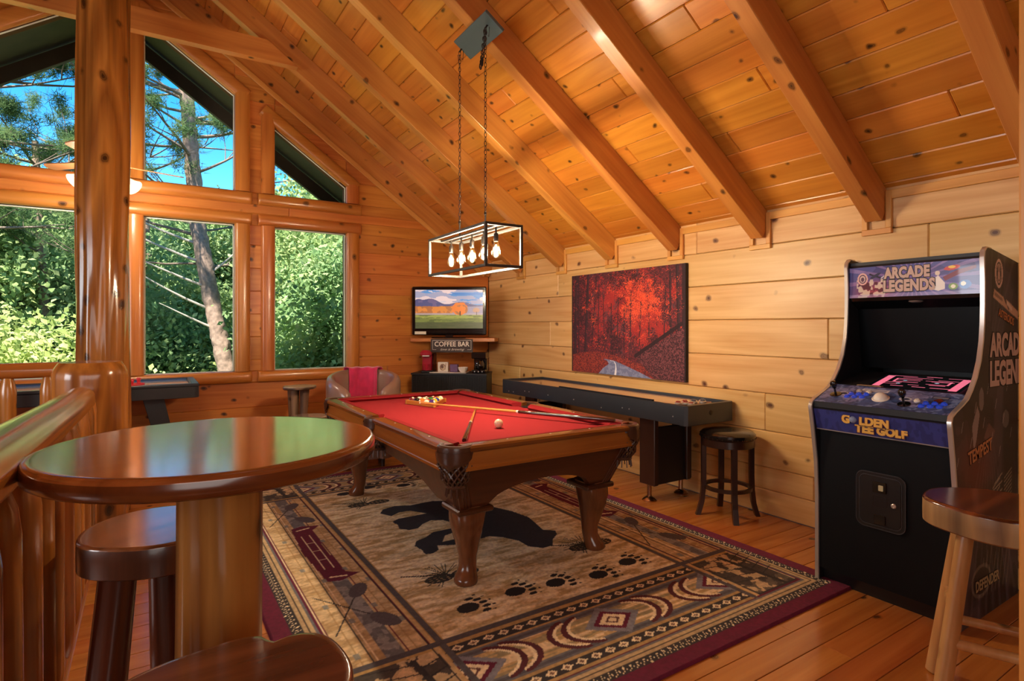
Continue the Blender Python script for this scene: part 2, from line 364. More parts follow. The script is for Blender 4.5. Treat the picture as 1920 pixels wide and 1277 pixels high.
# floor: slab plus single boards running along X
fl=struct(MB().box(((XW+XL)/2,(YW+YF)/2,-.07),(XW-XL+.3,YW-YF+.3,.09)).build('floor',M_DARKGAP,smooth=False))
pitch=.1285; y=.35-pitch*2; k=0
rnd=random.Random(3)
while y<YW:
    x0=-1.9 if y<5 else -2.6; cuts=[x0]
    xx=x0+rnd.uniform(.8,2.6)
    while xx<XW-.7: cuts.append(xx); xx+=rnd.uniform(1.6,3.2)
    cuts.append(XW)
    hi=min(y+pitch,YW)
    for a,b in zip(cuts[:-1],cuts[1:]):
        plank('floorboard',fl,((a+b)/2,(y+hi)/2,-.0125),b-a-.0015,hi-y-.003,.025,W_FLOOR,b=.0015)
    y+=pitch

# ceiling: backing slabs, then single tongue-and-groove boards under them
th=math.atan(SL); cs=math.cos(th); sn=math.sin(th)
def slopebox(mb,xa,xb,ya,yb,lift,t):
    L=(xb-xa)/cs; xm=(xa+xb)/2; ang=th if xm>=XR else -th
    m=Matrix.Translation((xm+ (sn if xm>=XR else -sn)*(lift+t/2),(ya+yb)/2,zc(xm)+cs*(lift+t/2)))@Matrix.Rotation(ang,4,'Y')
    return mb.box((0,0,0),(L,yb-ya,t),mat=m)
mb=MB(); slopebox(mb,XR-.05,XW+.45,YF,YW+.12,.022,.10); slopebox(mb,XL-.45,XR+.05,YF,YW+.12,.022,.10)
ce=struct(mb.build('ceiling',M_DARKGAP,smooth=False))
rnd=random.Random(11); px=.1463; k=0
xj=3.854
edges=[XW+.0]; 
while xj>XR: edges.append(xj); xj-=px
edges.append(XR)
for i,(xb,xa) in enumerate(zip(edges[:-1],edges[1:])):
    ycuts=[YF]; yy=rnd.uniform(-1.5,1.2)
    while yy<YW-.6: ycuts.append(yy); yy+=rnd.uniform(2.0,3.6)
    ycuts.append(YW)
    xm=(xa+xb)/2
    for a,b in zip(ycuts[:-1],ycuts[1:]):
        plank('ceiling_board',ce,(xm+sn*.011,(a+b)/2,zc(xm)+cs*.011),b-a-.002,(xb-xa)/cs-.002,.022,W_CEIL,rot=Matrix.Rotation(th,3,'Y').to_3x3().__matmul__(Matrix.Rotation(PI/2,3,'Z')).to_euler(),b=.006)
for i in range(9):          # other slope, the courses next to the ridge
    xb=XR-i*px; xa=xb-px; xm=(xa+xb)/2
    plank('ceiling_board',ce,(xm-sn*.011,(3.4+YW)/2,zc(xm)+cs*.011),YW-3.4-.002,px/cs-.002,.022,W_CEIL,rot=(Matrix.Rotation(-th,3,'Y')@Matrix.Rotation(PI/2,3,'Z')).to_euler(),b=.006)
xm=(XL+XR-9*px)/2
slopebox(MB(),XL,XR-9*px,YF,YW,0,.022).build('ceiling_lining',W_CEIL,ce,smooth=False)
slopebox(MB(),XR-9*px,XR,YF,3.4,0,.022).build('ceiling_lining',W_CEIL,ce,smooth=False)
# rafters (right slope k=-4..6, left slope the ones in view)
RD=.197
def rafter(y0,side=1,wd=.10):
    xa,xb=(XR,XW+.06) if side>0 else (XL,XR)
    x_mid=(xa+xb)/2; L=(xb-xa)/cs
    o=MB().box((0,0,0),(L,wd,RD),.004).build('rafter',W_RAFT,ce,smooth=False)
    sg=1 if side>0 else -1
    o.rotation_euler=(0,th*sg,0); o.location=(x_mid-sg*sn*RD/2,y0+wd/2,zc(x_mid)-cs*RD/2); return o
RY=[1.738+.8135*k for k in range(-4,6)]
for y0 in RY: rafter(y0)
rafter(YW-.09,wd=.085)
for y0 in RY[4:]+[YW-.09]: rafter(y0,-1,.10 if y0<6 else .085)
# ridge beam and collar tie
MB().box((0,0,0),(YW-YF,.12,.26),.006).build('ridge_beam',W_RAFT,ce,smooth=False,loc=(XR,(YW+YF)/2,ZRIDGE-.16),rot=(0,0,PI/2))
yt=RY[9]-.03
xt=(ZE-.24+SL*XW-3.89)/SL
xt2=(ZE-.24+SL*XW-4.08)/SL
MB().prism([(2*XR-xt,3.89),(xt,3.89),(xt2,4.08),(2*XR-xt2,4.08)],-yt-.028,-yt+.06,mat=Matrix(((1,0,0,0),(0,0,-1,0),(0,1,0,0),(0,0,0,1)))).build('collar_tie',W_RAFT,ce,smooth=False)
# covered-deck roof beyond the window wall: dark soffit, barge board and rafters
mb=MB(); slopebox(mb,XR-.05,XW+.45,YW+.12,8.75,.022,.10); slopebox(mb,XL-.45,XR+.05,YW+.12,8.75,.022,.10)
M_SOFF=mat('weathered soffit','4a3d30',.8,noise=.3,nscale=6)
sf=struct(mb.build('trim_9',M_SOFF,smooth=False))
for yb in (7.6,8.68):
    for sg in (1,-1):
        xa,xb=(XR,XW+.4) if sg>0 else (XL-.4,XR); xm=(xa+xb)/2
        o=MB().box((0,0,0),((xb-xa)/cs,.07,.16),.004).build('eave_rafter',M_SOFF,sf,smooth=False); o.rotation_euler=(0,th*sg,0); o.location=(xm-sg*sn*.08,yb,zc(xm)-cs*.08)

# right wall
wr=struct(MB().box((XW+.08,(YW+.3)/2,1.2),(.10,YW+.1,2.4)).build('wall_right',M_DARKGAP,smooth=False))
ZR=[0,.183,.348,.62,.9,1.174,1.453,1.733,2.01,2.30]
J={0:[3.1,5.4],1:[2.2,4.6],2:[3.7],3:[1.0,4.2],4:[2.56,5.9],5:[3.6],6:[5.27,2.4],7:[3.9],8:[1.51,5.12],9:[]}
J={0:[3.1,5.4],1:[2.2,4.6],2:[3.7],3:[2.57,5.9],4:[3.6],5:[5.27,2.1],6:[3.9],7:[1.51,5.12],8:[3.2]}
for r in range(9):
    cu=[.0]+sorted(J[r])+[YW]
    for a,b in zip(cu[:-1],cu[1:]):
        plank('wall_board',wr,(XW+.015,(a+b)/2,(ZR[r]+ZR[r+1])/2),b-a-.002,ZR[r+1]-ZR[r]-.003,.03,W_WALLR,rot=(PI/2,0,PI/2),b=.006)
# pale trim along the ceiling and boxed round every rafter foot
tr=struct(empty('trim_1',(XW,3,2.2)))
def tb(nm_,a,b,m,bb=.003):
    c=[(p+q)/2-r for p,q,r in zip(a,b,(XW,3,2.2))]; d=[abs(q-p) for p,q in zip(a,b)]
    # local X is the long axis for the horizontal pieces
    if d[1]>d[2] : MB().box((0,0,0),(d[1],d[0],d[2]),bb).build(nm_,W_TRIM,tr,loc=c,rot=(0,0,PI/2),smooth=False)
    else: MB().box((0,0,0),(d[0],d[1],d[2]),bb).build(nm_,W_TRIMZ,tr,loc=c,smooth=False)
prev=.55
for y0 in [r for r in RY if r>.5]+[YW-.09]:
    tb('ceiling_trim',(XW-.022,prev,2.19),(XW+.0,y0-.035,2.245),W_TRIM)
    if y0<YW-.2:
        tb('rafter_trim',(XW-.024,y0-.037,2.014),(XW,y0-.002,2.245),W_TRIM)
        tb('rafter_trim',(XW-.024,y0+.102,2.014),(XW,y0+.137,2.19),W_TRIM)
        tb('rafter_trim',(XW-.025,y0-.037,1.978),(XW,y0+.137,2.014),W_TRIM)
    prev=y0+.137

# window wall: openings, backing and individual boards clipped to the solid areas
A0,A1,B0,B1,C0,C1=-1.31,-.51,-.03,.776,1.175,1.96
def gt(x): return 4.403-SL*x if x>=XR else 4.403-SL*(2*XR-x)      # glass top line
def clip(poly,a,b,c):                                             # keep a*x+b*z<=c
    o=[]
    for i in range(len(poly)):
        p,q=poly[i-1],poly[i]; dp=a*p[0]+b*p[1]-c; dq=a*q[0]+b*q[1]-c
        if (dp<=0)!=(dq<=0): t=dp/(dp-dq); o.append((p[0]+t*(q[0]-p[0]),p[1]+t*(q[1]-p[1])))
        if dq<=0: o.append(q)
    return o
def rect(x0,z0,x1,z1): return [(x0,z0),(x1,z0),(x1,z1),(x0,z1)]
Z1,Z2,Z3,Z4=.92,2.49,2.84,2.84
reg=[rect(XL,-.02,XW,Z1),rect(XL,Z1,A0,Z2),rect(A1,Z1,B0,Z2),rect(B1,Z1,C0,Z2),rect(C1,Z1,XW,Z2),rect(XL,Z2,XW,Z3)]
ctop=ZE+SL*XW
def up(x0,x1,top=True):                      # column from Z3 to the roof line
    p=rect(x0,Z3,x1,6)
    p=clip(p,SL,1,ctop) if x1>XR else p
    if x0<XR: p=clip(p,-SL,1,ctop-2*SL*XR)
    return p
reg+=[up(A1,B0),up(B1,C0),up(C1,XW),up(XL,A0)]
for x0,x1 in ((B0,B1),(C0,C1)):
    reg.append([(x0,gt(x0)),(x1,gt(x1)),(x1,zc(x1)),(x0,zc(x0))])
reg.append([(A0,gt(A0)),(A1,gt(A1)),(A1,zc(A1)),(A0,zc(A0))])
def wallprism(mb,poly,yf,t):                 # poly in (x,z); front face at yf, thickness t backwards
    n=len(poly); 
    vs=[(p[0],yf,p[1]) for p in poly]+[(p[0],yf+t,p[1]) for p in poly]
    fs=[tuple(range(n)),tuple(range(n,2*n))[::-1]]+[(i,(i+1)%n,(i+1)%n+n,i+n) for i in range(n)]
    mb.add(vs,fs)
mb=MB()
for p in reg: wallprism(mb,p,YW+.03,.12)
wb=struct(mb.build('wall_back',M_DARKGAP,smooth=False))
rows=[0,.27,.53,.80,1.04,1.287,1.534,1.78,2.028,2.275,2.49]+[2.62,2.72,2.84]+[2.84+.247*i for i in range(1,11)]
rows=sorted(set(rows)); rnd=random.Random(5)
for r0,r1 in zip(rows[:-1],rows[1:]):
    for p in reg:
        q=clip(clip(p,0,1,r1),0,-1,-r0)
        if len(q)<3: continue
        xs=[a for a,_ in q]; 
        ar=abs(sum(q[i-1][0]*q[i][1]-q[i][0]*q[i-1][1] for i in range(len(q)))/2)
        if ar<.004: continue
        # butt joints in the long runs, only the part near the view
        segs=[(min(xs),max(xs))]
        if max(xs)-min(xs)>2.5: 
            j=rnd.uniform(.2,2.6); segs=[(min(xs),-1.6),(-1.6,j),(j,max(xs))]
            if min(xs)>-1.5: segs=[(min(xs),j),(j,max(xs))]
        for sa,sb in segs:
            s_=clip(clip(q,1,0,sb),-1,0,-sa)
            if len(s_)<3: continue
            cx=sum(a for a,_ in s_)/len(s_); cz=sum(b for _,b in s_)/len(s_)
            pts=[(a,b) for a,b in s_]
            # drop duplicate points
            cl=[]
            for a in pts:
                if not cl or math.hypot(a[0]-cl[-1][0],a[1]-cl[-1][1])>.004: cl.append(a)
            if math.hypot(cl[0][0]-cl[-1][0],cl[0][1]-cl[-1][1])<.004: cl.pop()
            if len(cl)<3: continue
            m2=MB().prism([((a-cx)*(1-.003/max(.05,sb-sa)),(b-cz)) for a,b in cl],0,.030,b=.006,mat=XZ)
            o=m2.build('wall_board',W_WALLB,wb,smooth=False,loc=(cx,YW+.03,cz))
# far left, front walls (unseen but closing the room)
struct(MB().box((XL-.06,(YW+YF)/2,1.1),(.1,YW-YF,2.4)).build('wall_left',W_WALLB,smooth=False))
mb=MB(); wallprism(mb,[(XL,0),(XW,0),(XW,ZE),(XR,ZRIDGE),(XL,ZE)],YF-.1,.1); struct(mb.build('wall_front',W_WALLB,smooth=False))
struct(MB().box((XW+.08,(YF)/2,1.2),(.10,-YF+.1,2.5)).build('trim_3',W_WALLR,smooth=False))

# windows: half-log casings, glass
def halflog(name,p0,p1,wd,dp,m,parent,round_ends=True):
    p0,p1=Vector(p0),Vector(p1); d=(p1-p0); L=d.length; d.normalize(); ax=Vector((0,-1,0)); side=d.cross(ax)
    n=9; st=[(0,.72),(.006,.86),(.02,.96),(.045,1)] if round_ends else [(0,1)]
    rings=[(a,f) for a,f in st]+[(L-a,f) for a,f in st[::-1]]
    vs=[];fs=[]
    c=(p0+p1)/2
    for a,f in rings:
        for k in range(n):
            t=PI*k/(n-1); h=(math.sin(t)**.55)*dp*f; vs.append(p0+d*a+side*(-math.cos(t)*wd/2*(.9+.1*f))+ax*h-c)
        vs.append(p0+d*a+side*wd/2*.9-ax*.004-c); vs.append(p0+d*a-side*wd/2*.9-ax*.004-c)
    q=n+2
    for j in range(len(rings)-1):
        for k in range(q): fs.append((j*q+k,j*q+(k+1)%q,(j+1)*q+(k+1)%q,(j+1)*q+k))
    fs.append(tuple(range(q))[::-1]); fs.append(tuple((len(rings)-1)*q+k for k in range(q)))
    # turn into a local frame whose X (or Z) is the length
    o=MB().add(vs,fs).build(name,m,parent,smooth=True,ang=50); o.location=c-(parent.location if parent else Vector()); return o
GLASS=glassm('window glass',(.97,.98,.97),.06)
M_WHT=mat('white glazing bead','d9dccb',.4)
yc=YW-.0
def lower(idx,x0,x1,l,r):
    w_=struct(empty('window_%d'%idx,((x0+x1)/2,YW,1.7)))
    o=Vector(w_.location)
    MB().box((0,.06,-.0),(x1-x0,.006,Z2-Z1)).build('pane',GLASS,w_,smooth=False)
    mb=MB(); W_,H_=x1-x0,Z2-Z1
    for c,d in (((0,.055,H_/2-.006),(W_,.03,.012)),((0,.055,-H_/2+.006),(W_,.03,.012)),((-W_/2+.006,.055,0),(.012,.03,H_)),((W_/2-.006,.055,0),(.012,.03,H_))): mb.box(c,d)
    mb.build('glazing_bead',M_WHT,w_,smooth=False)
    halflog('side_casing',(x0-.07,yc,Z1),(x0-.07,yc,Z2),.14,.05,W_CASZ,w_,False)
    halflog('side_casing',(x1+.075,yc,Z1),(x1+.075,yc,Z2),.15,.05,W_CASZ,w_,False)
    halflog('sill_log',(x0-l,yc,Z1-.062),(x1+r,yc,Z1-.062),.125,.065,W_CASX,w_)
    halflog('header_log',(x0-l,yc,Z2+.06),(x1+r,yc,Z2+.06),.125,.06,W_CASX,w_)
def upper(idx,x0,x1,l,r):
    w_=struct(empty('window_%d'%idx,((x0+x1)/2,YW,3.2))); cx=(x0+x1)/2
    P=[(x0,Z3),(x1,Z3),(x1,gt(x1)),(x0,gt(x0))]
    mb=MB(); wallprism(mb,[(a-cx,b-3.2) for a,b in P],.058,.006); mb.build('pane',GLASS,w_,smooth=False)
    mb=MB()
    for i in range(4):
        p,q=Vector((P[i-1][0]-cx,.055,P[i-1][1]-3.2)),Vector((P[i][0]-cx,.055,P[i][1]-3.2)); mb.tube([p,q],.009,4)
    mb.build('glazing_bead',M_WHT,w_,smooth=False)
    lo0,lo1=(.07,.075) if x0>XR else (.075,.07)
    halflog('side_casing',(x0-lo0,yc,Z3),(x0-lo0,yc,gt(x0-lo0)+.08),.14,.045,W_CASZ,w_,False)
    halflog('side_casing',(x1+lo1,yc,Z3),(x1+lo1,yc,gt(x1+lo1)+.08),.15,.045,W_CASZ,w_,False)
    halflog('raking_casing',(x0-.12,yc-.001,gt(x0-.12)+.09 if x0>XR else gt(x0-.12)+.09),(x1+.12,yc-.001,gt(x1+.12)+.09),.145,.04,W_CASX,w_,False)
    halflog('sill_log',(x0-l,yc,Z3-.065),(x1+r,yc,Z3-.065),.13,.065,W_CASX,w_)
lower(1,A0,A1,.16,.16); upper(2,A0,A1,.16,.16)
lower(3,B0,B1,.16,.165); upper(4,B0,B1,.16,.165)
lower(5,C0,C1,.17,.17); upper(6,C0,C1,.17,.17)
# sloping trim boards under the end rafter
for x0,x1 in ((B1+.15,XW),):
    pass
t2=struct(empty('trim_2',(0,YW,3)))
for sg in (1,-1):
    x0,x1=(XR,XW) if sg>0 else (XL,XR)
    xm=(x0+x1)/2; o=MB().box((0,0,0),((x1-x0)/cs,.03,.05),.004).build('raking_trim',W_TRIM,t2,smooth=False)
    o.rotation_euler=(0,th*sg,0); o.location=(xm-sg*sn*(RD+.03),-.10,zc(xm)-cs*(RD+.03)-3)

# near door casing at the right edge of the view
t4=struct(MB().box((0,0,0),(.11,.09,3.3),.006).build('trim_4',W_TRIMZ,loc=(2.116,.537,1.65),smooth=False))

# ------------------------------------------------------------------ log post, railing
def log_mesh(mb, p0, p1, r0, r1, seed=0, n=40, seg=40, amp=.06, flute=.05, lean=0, taper=None):
    p0,p1=Vector(p0),Vector(p1); d=p1-p0; L=d.length; d.normalize(); a=d.orthogonal().normalized(); b=d.cross(a); vs=[];fs=[]
    for j in range(seg+1):
        t=j/seg; r=r0+(r1-r0)*t
        if taper: r*=taper(t,L)
        for k in range(n):
            q=2*PI*k/n; ca,sa=math.cos(q),math.sin(q)
            f=mnoise.noise(Vector((ca*1.6+seed*7.1,sa*1.6,t*L*.55)))*amp*2+mnoise.noise(Vector((ca*4+seed*3.3,sa*4,t*L*1.1)))*flute
            vs.append(p0+d*(t*L)+(a*ca+b*sa)*r*(1+f))
    for j in range(seg):
        for k in range(n): fs.append((j*n+k,j*n+(k+1)%n,(j+1)*n+(k+1)%n,(j+1)*n+k))
    fs.append(tuple(range(n))[::-1]); fs.append(tuple(seg*n+k for k in range(n)))
    return mb.add(vs,fs)
post=log_mesh(MB(),(0,0,0),(0,0,4.75),.170,.160,2,64,90,.05,.11).build('log_post',W_LOG,loc=(XR-.01,5.27,0),ang=60)
tag(post,'tall thick varnished tree-trunk post rising to the roof ridge','post')
rail=empty('log_railing',(-.29,4.27,0),label='varnished log railing with stout round-topped newel beside the round table',cat='railing')
def dome(t,L): 
    z=(1-t)*L; return 1.0 if z>.08 else .82+.18*math.sin(PI/2*z/.08)
log_mesh(MB(),(0,0,0),(0,0,1.186),.196,.190,5,48,60,.03,.05,taper=dome).build('newel_post',W_LOG,rail,ang=50)
def rtap(t,L):
    z=(1-t)*L; return 1.0 if z>.16 else .62+.38*math.sin(PI/2*z/.16)
log_mesh(MB(),(0,-3.1,.045),(0,-.52,-.05),.068,.066,9,36,60,.05,.04,taper=rtap).build('handrail',W_LOGY,rail,loc=(0,0,1.073),ang=60)
MB().tube([(0,-.6,1.022),(0,-.15,1.01)],[.034,.032],14).build('tenon',W_LOGY,rail)
log_mesh(MB(),(0,-3.1,.16),(0,-.2,.16),.055,.05,10,24,30,.04,.03).build('bottom_rail',W_LOGY,rail,ang=60)
bal=[log_mesh(MB(),(0,0,0),(0,0,.90),.062,.058,s_,18,16,.07,.05,taper=lambda t,L:min(1,.55+ (min(t,1-t)*L)*6)).build('baluster',W_LOG,rail,ang=60) for s_ in (21,22,23)]
ys=[1.42,1.65,1.88,2.12,2.38,2.65,2.88,3.12,3.36,3.59,3.83]
for i,yb in enumerate(ys):
    o=bal[i] if i<3 else bal[i%3].copy()
    if i>=3: COL.objects.link(o)
    o.parent=rail; o.location=(0,yb-4.27,.155); o.rotation_euler=(0,0,i*1.3)
guard=empty('guard_railing',(XR,5.27,0),label='log guard railing running left from the tall post in front of the air hockey table',cat='railing')
log_mesh(MB(),(-2.6,0,1.085),(-.19,0,1.085),.056,.056,31,28,40,.03,.03).build('top_rail',W_LOGX,guard,ang=60)
log_mesh(MB(),(-2.6,0,.16),(-.20,0,.16),.05,.05,32,20,20,.03,.03).build('bottom_rail',W_LOGX,guard,ang=60)
b0=log_mesh(MB(),(0,0,0),(0,0,.92),.052,.05,33,18,16,.05,.04,taper=lambda t,L:min(1,.5+(min(t,1-t)*L)*5)).build('baluster',W_LOG,guard,ang=60)
for i in range(11):
    o=b0 if i==0 else b0.copy()
    if i: COL.objects.link(o)
    o.parent=guard; o.location=(-.335-.222*i,0,.14); o.rotation_euler=(0,0,i)

# ------------------------------------------------------------------ ceiling fan behind the post
fan=empty('ceiling_fan',(-.30,6.0,2.77),label='three-blade ceiling fan with glowing bell shades, half hidden by the tall post',cat='fan')
mb=MB(); mb.lathe([(.012,ZRIDGE-2.77-.28),(.012,.12)],10); mb.lathe([(.06,ZRIDGE-2.77-.34),(.07,ZRIDGE-2.77-.29)],20); mb.build('downrod',M_BRASS,fan)
MB().lathe([(.03,.13),(.10,.10),(.12,.05),(.12,-.02),(.07,-.05),(.05,-.09),(.03,-.10)],28).build('motor_housing',M_BRASS,fan)
M_BLADE=wood('fan blade','c99a6a','a87344','X',rough=.3,knots=0)
for a in (17,137,252):
    p=[]; 
    for k in range(13):
        t=PI*k/12; p.append((.56+.05*math.sin(t),-.06*math.cos(t)))
    p=[(.14,-.035)]+p+[(.14,.035)]
    o=MB().prism(p,-.004,.004).build('blade',M_BLADE,fan,smooth=False); o.rotation_euler=(math.radians(12),0,math.radians(a)); o.location=(0,0,.03)
    MB().box((.12,0,0),(.12,.03,.008)).build('blade_iron',M_BRASS,fan,rot=(0,0,math.radians(a)),loc=(0,0,.02),smooth=False)
M_SHADE=emitm('lit frosted shade','ffe9c4',1.6)
for a in (-32,88,208):
    s_=MB().lathe([(.025,0),(.035,-.03),(.05,-.08),(.072,-.12),(.069,-.12),(.046,-.08),(.02,-.01)],20,closed=False).build('lamp_shade',M_SHADE,fan,recalc=False)
    s_.rotation_mode='XYZ'; s_.rotation_euler=(0,math.radians(-48),math.radians(a)); c_,s2=math.cos(math.radians(a)),math.sin(math.radians(a)); s_.location=(.15*c_,.15*s2,-.10)
    MB().tube([(.03*c_,.03*s2,-.07),(.10*c_,.10*s2,-.08),(.152*c_,.152*s2,-.10)],.009,8).build('lamp_arm',M_BRASS,fan)
l=bpy.data.lights.new('fan_bulb','POINT'); l.energy=40; l.color=(1,.88,.72); l.shadow_soft_size=.08; o=bpy.data.objects.new('fan_bulb',l); COL.objects.link(o); o.location=(-.30,5.95,2.52)

# ------------------------------------------------------------------ hanging light over the pool table
hl=empty('pendant_light',(1.88,3.45,1.906),rz=-.018,label='hanging open box pendant with five glowing teardrop bulbs above the pool table',cat='lamp')
Wf,Lf,Hf=.275,.873,.275; tt=.017
mb=MB()
for sx in(-1,1):
    for sz in(-1,1): mb.box((sx*(Wf-tt)/2,0,sz*(Hf-tt)/2),(tt,Lf,tt),.001)
    for sy in(-1,1): mb.box((sx*(Wf-tt)/2,sy*(Lf-tt)/2,0),(tt,tt,Hf-2*tt),.001)
for sy in(-1,1):
    for sz in(-1,1): mb.box((0,sy*(Lf-tt)/2,sz*(Hf-tt)/2),(Wf-2*tt,tt,tt),.001)
mb.build('frame',M_FRAMEM,hl,smooth=False)
for sx in(-1,1): MB().box((sx*.032,0,Hf/2-.010),(.018,Lf-2*tt,.012),.001).build('crossbar',M_FRAMEM,hl,smooth=False)
M_GB=glassm('bulb glass',(1,.97,.9),.35,emit=('ffca7a',.3)); M_FIL=emitm('filament','ffd08a',14)
for i in range(5):
    yb=-.33+.165*i
    s_=MB().lathe([(.006,.05),(.006,0),(.013,-.004),(.016,-.012),(.016,-.052),(.014,-.056)],16).build('socket',M_IRON,hl,loc=(0,yb,Hf/2-.045))
    b_=MB().lathe([(.013,0),(.015,-.012),(.020,-.032),(.027,-.058),(.029,-.073),(.024,-.092),(.012,-.104),(.002,-.107)],20,closed=False).build('bulb',M_GB,hl,loc=(0,yb,Hf/2-.100),recalc=False)
    f=MB()
    for k in range(4):
        q=k*PI/2; f.tube([(.004*math.cos(q),.004*math.sin(q),-.022),(.010*math.cos(q),.010*math.sin(q),-.078)],.0016,5)
    f.build('filament',M_FIL,b_)
    l=bpy.data.lights.new('pendant_bulb','POINT'); l.energy=36; l.color=(1,.82,.60); l.shadow_soft_size=.022; o=bpy.data.objects.new('pendant_bulb',l); COL.objects.link(o); o.parent=hl; o.location=(0,yb,Hf/2-.155)
# canopy on the rafters, chains
xc=1.91; zr=2.02+SL*(XW-xc)
cp=MB().box((0,0,0),(.165,.465,.022),.002).build('canopy',M_PLATE,hl,smooth=False)
cp.location=(.03,-.032,zr-.013-1.906); cp.rotation_euler=(0,th,0)
def link(mb,c,tilt,vert=True,h=.017,wd=.0085,r=.0022,ax=0):
    pts=[]
    for k in range(10):
        q=2*PI*k/10; u,v=wd*math.cos(q),h*math.sin(q); x,y=(u,0) if ax==0 else (0,u)
        pts.append((c[0]+x,c[1]+y,c[2]+v))
    mb.tube(pts,r,5,closed=True)
for i,yb in enumerate((.19,-.19)):
    mb=MB(); z0=Hf/2+.10; z1=zr-1.906-.05; n_=int((z1-z0)/.0285)
    for k in range(n_+1): link(mb,(0,yb,z0+(z1-z0)*k/n_),0,ax=k%2)
    if i==1:
        for lp in range(2):
            for k in range(16): 
                t=k/15; link(mb,(-.012-.03*math.sin(PI*t)+lp*.01,yb-.01,z1-.02-.24*math.sin(PI*t)*(.9 if lp else 1)),0,ax=k%2)
    mb.build('chain',M_IRON,hl)
    MB().lathe([(.006,Hf/2-.015),(.006,Hf/2+.09),(.009,Hf/2+.095),(.004,Hf/2+.11)],10,c=(0,yb,0)).build('rod',M_IRON,hl)
    MB().tube([(0,yb,z1+.01),(.01,yb,z1+.03),(.03,yb,z1+.045)],.006,8).build('hook',M_IRON,hl)
    MB().tube([(.03,yb,z1+.04),(.015,yb-.02,z1-.05),(-.02,yb-.01,z1-.02),(0,yb,z1-.12)],.002,5).build('wire',M_BLACK,hl)

# ------------------------------------------------------------------ rug
rw,rl=2.75,3.84
R=Ras(rw,rl,430,600,'b9a486')
r=R; TAN,LT,DK,GR,MAR,BRN='b09570','cdbd9c','2e2a2a','5e5d60','560f2b','7a5c3c'
n1=r.noise(.10,.03,3,1); n2=r.noise(.4,.06,2,2); fb=r.noise(.012,.012,1,3)
# border bands from outside in
r.rect(0,0,rw,rl,MAR)
b=.085; r.rect(b,b,rw-b,rl-b,DK)
# zigzag fringe row
for side in range(4):
    L=rl if side<2 else rw; k=0.; 
    while k<L-2*b:
        c=b+.022; p=[(c-.018,b+k),(c+.018,b+k+.016),(c-.018,b+k+.032),(c-.010,b+k+.032),(c+.026,b+k+.016),(c-.010,b+k)]
        if side==0: q=p
        elif side==1: q=[(rw-x,y) for x,y in p]
        elif side==2: q=[(y,x) for x,y in p]
        else: q=[(y,rl-x) for x,y in p]
        r.poly(q,LT); k+=.038
for off,c in ((.135,'a08a68'),(.155,DK),(.163,'a8936e'),(.182,GR),(.198,MAR),(.206,LT),(.214,'a0824f')): r.rect(off,off,rw-off,rl-off,c)
ix0,ix1,iy0,iy1=.635,rw-.60,.70,rl-.62            # inner field
# side panels (canoes) and end panels (bands)
bx=.215
for (x0,x1) in ((bx,ix0-.05),(ix1+.05,rw-bx)):
    r.rect(x0,iy0,x1,iy1,'ad9671'); m=((r.X>x0)&(r.X<x1)&(r.Y>iy0)&(r.Y<iy1)).astype(float)
    r.put(m*(n1>.55),'8e7148',.5); r.put(m*(n1<.4),'c9b48c',.45)
    for t in (.18,.38,.6,.82): xx=x0+(x1-x0)*t; r.line(xx,iy0,xx,iy1,.006,'8a6c44',.6)
    xm=x0+(x1-x0)*.45; r.rect(xm,iy0,xm+.085,iy1,GR); r.put(((r.X>xm)&(r.X<xm+.085)&(r.Y>iy0)&(r.Y<iy1)).astype(float)*(r.noise(.06,.05,2,9)>.52),'8c8a86',.7)
    r.line(xm-.035,iy0,xm-.035,iy1,.010,LT); r.line(xm-.055,iy0,xm-.055,iy1,.005,DK); r.line(xm+.10,iy0,xm+.10,iy1,.006,MAR)
    for k in range(26):
        yy=iy0+.06+k*.1; xx=x0+.05+((k*37)%5)*.07; r.rect(xx,yy,xx+.028,yy+.045,'6f726f',.85)
    r.line(x0+.002,iy0,x0+.002,iy1,.01,MAR); r.line(x1-.01,iy0,x1-.01,iy1,.012,MAR)
    for yc_ in (iy0+1.33,):
        xm2=xm+.03
        # canoe
        L2=.47
        r.poly([(xm2-.05,yc_-L2),(xm2+.02,yc_-L2-.02),(xm2+.135,yc_-L2+.03),(xm2+.07,yc_-L2+.09),(xm2+.06,yc_),(xm2+.07,yc_+L2-.09),(xm2+.135,yc_+L2-.01),(xm2+.02,yc_+L2+.03),(xm2-.05,yc_+L2),(xm2-.075,yc_)],MAR)
        for sg in(-1,1):
            r.line(xm2-.02,yc_+sg*.42,xm2+.06,yc_+sg*.44,.016,LT); r.line(xm2-.01,yc_+sg*.44,xm2+.05,yc_+sg*.455,.008,MAR)
        for u in(-.018,.03): r.line(xm2+u,yc_-.3,xm2+u,yc_+.3,.007,LT)
        for k in(-1,0,1): r.line(xm2-.018,yc_+.15*k,xm2+.03,yc_+.15*k,.006,LT)
        # crossed paddles on both ends
        for sg in(-1,1):
            yy=yc_+sg*.82
            r.line(xm2-.16,yy-.22,xm2+.03,yy+.12,.008,DK); r.ell(xm2+.06,yy+.17,.045,.085,'4b464b',rot=-.5)
            r.line(xm2-.16,yy+.2,xm2+.04,yy-.12,.008,DK); r.ell(xm2+.08,yy-.19,.05,.09,'4b464b',rot=.45)
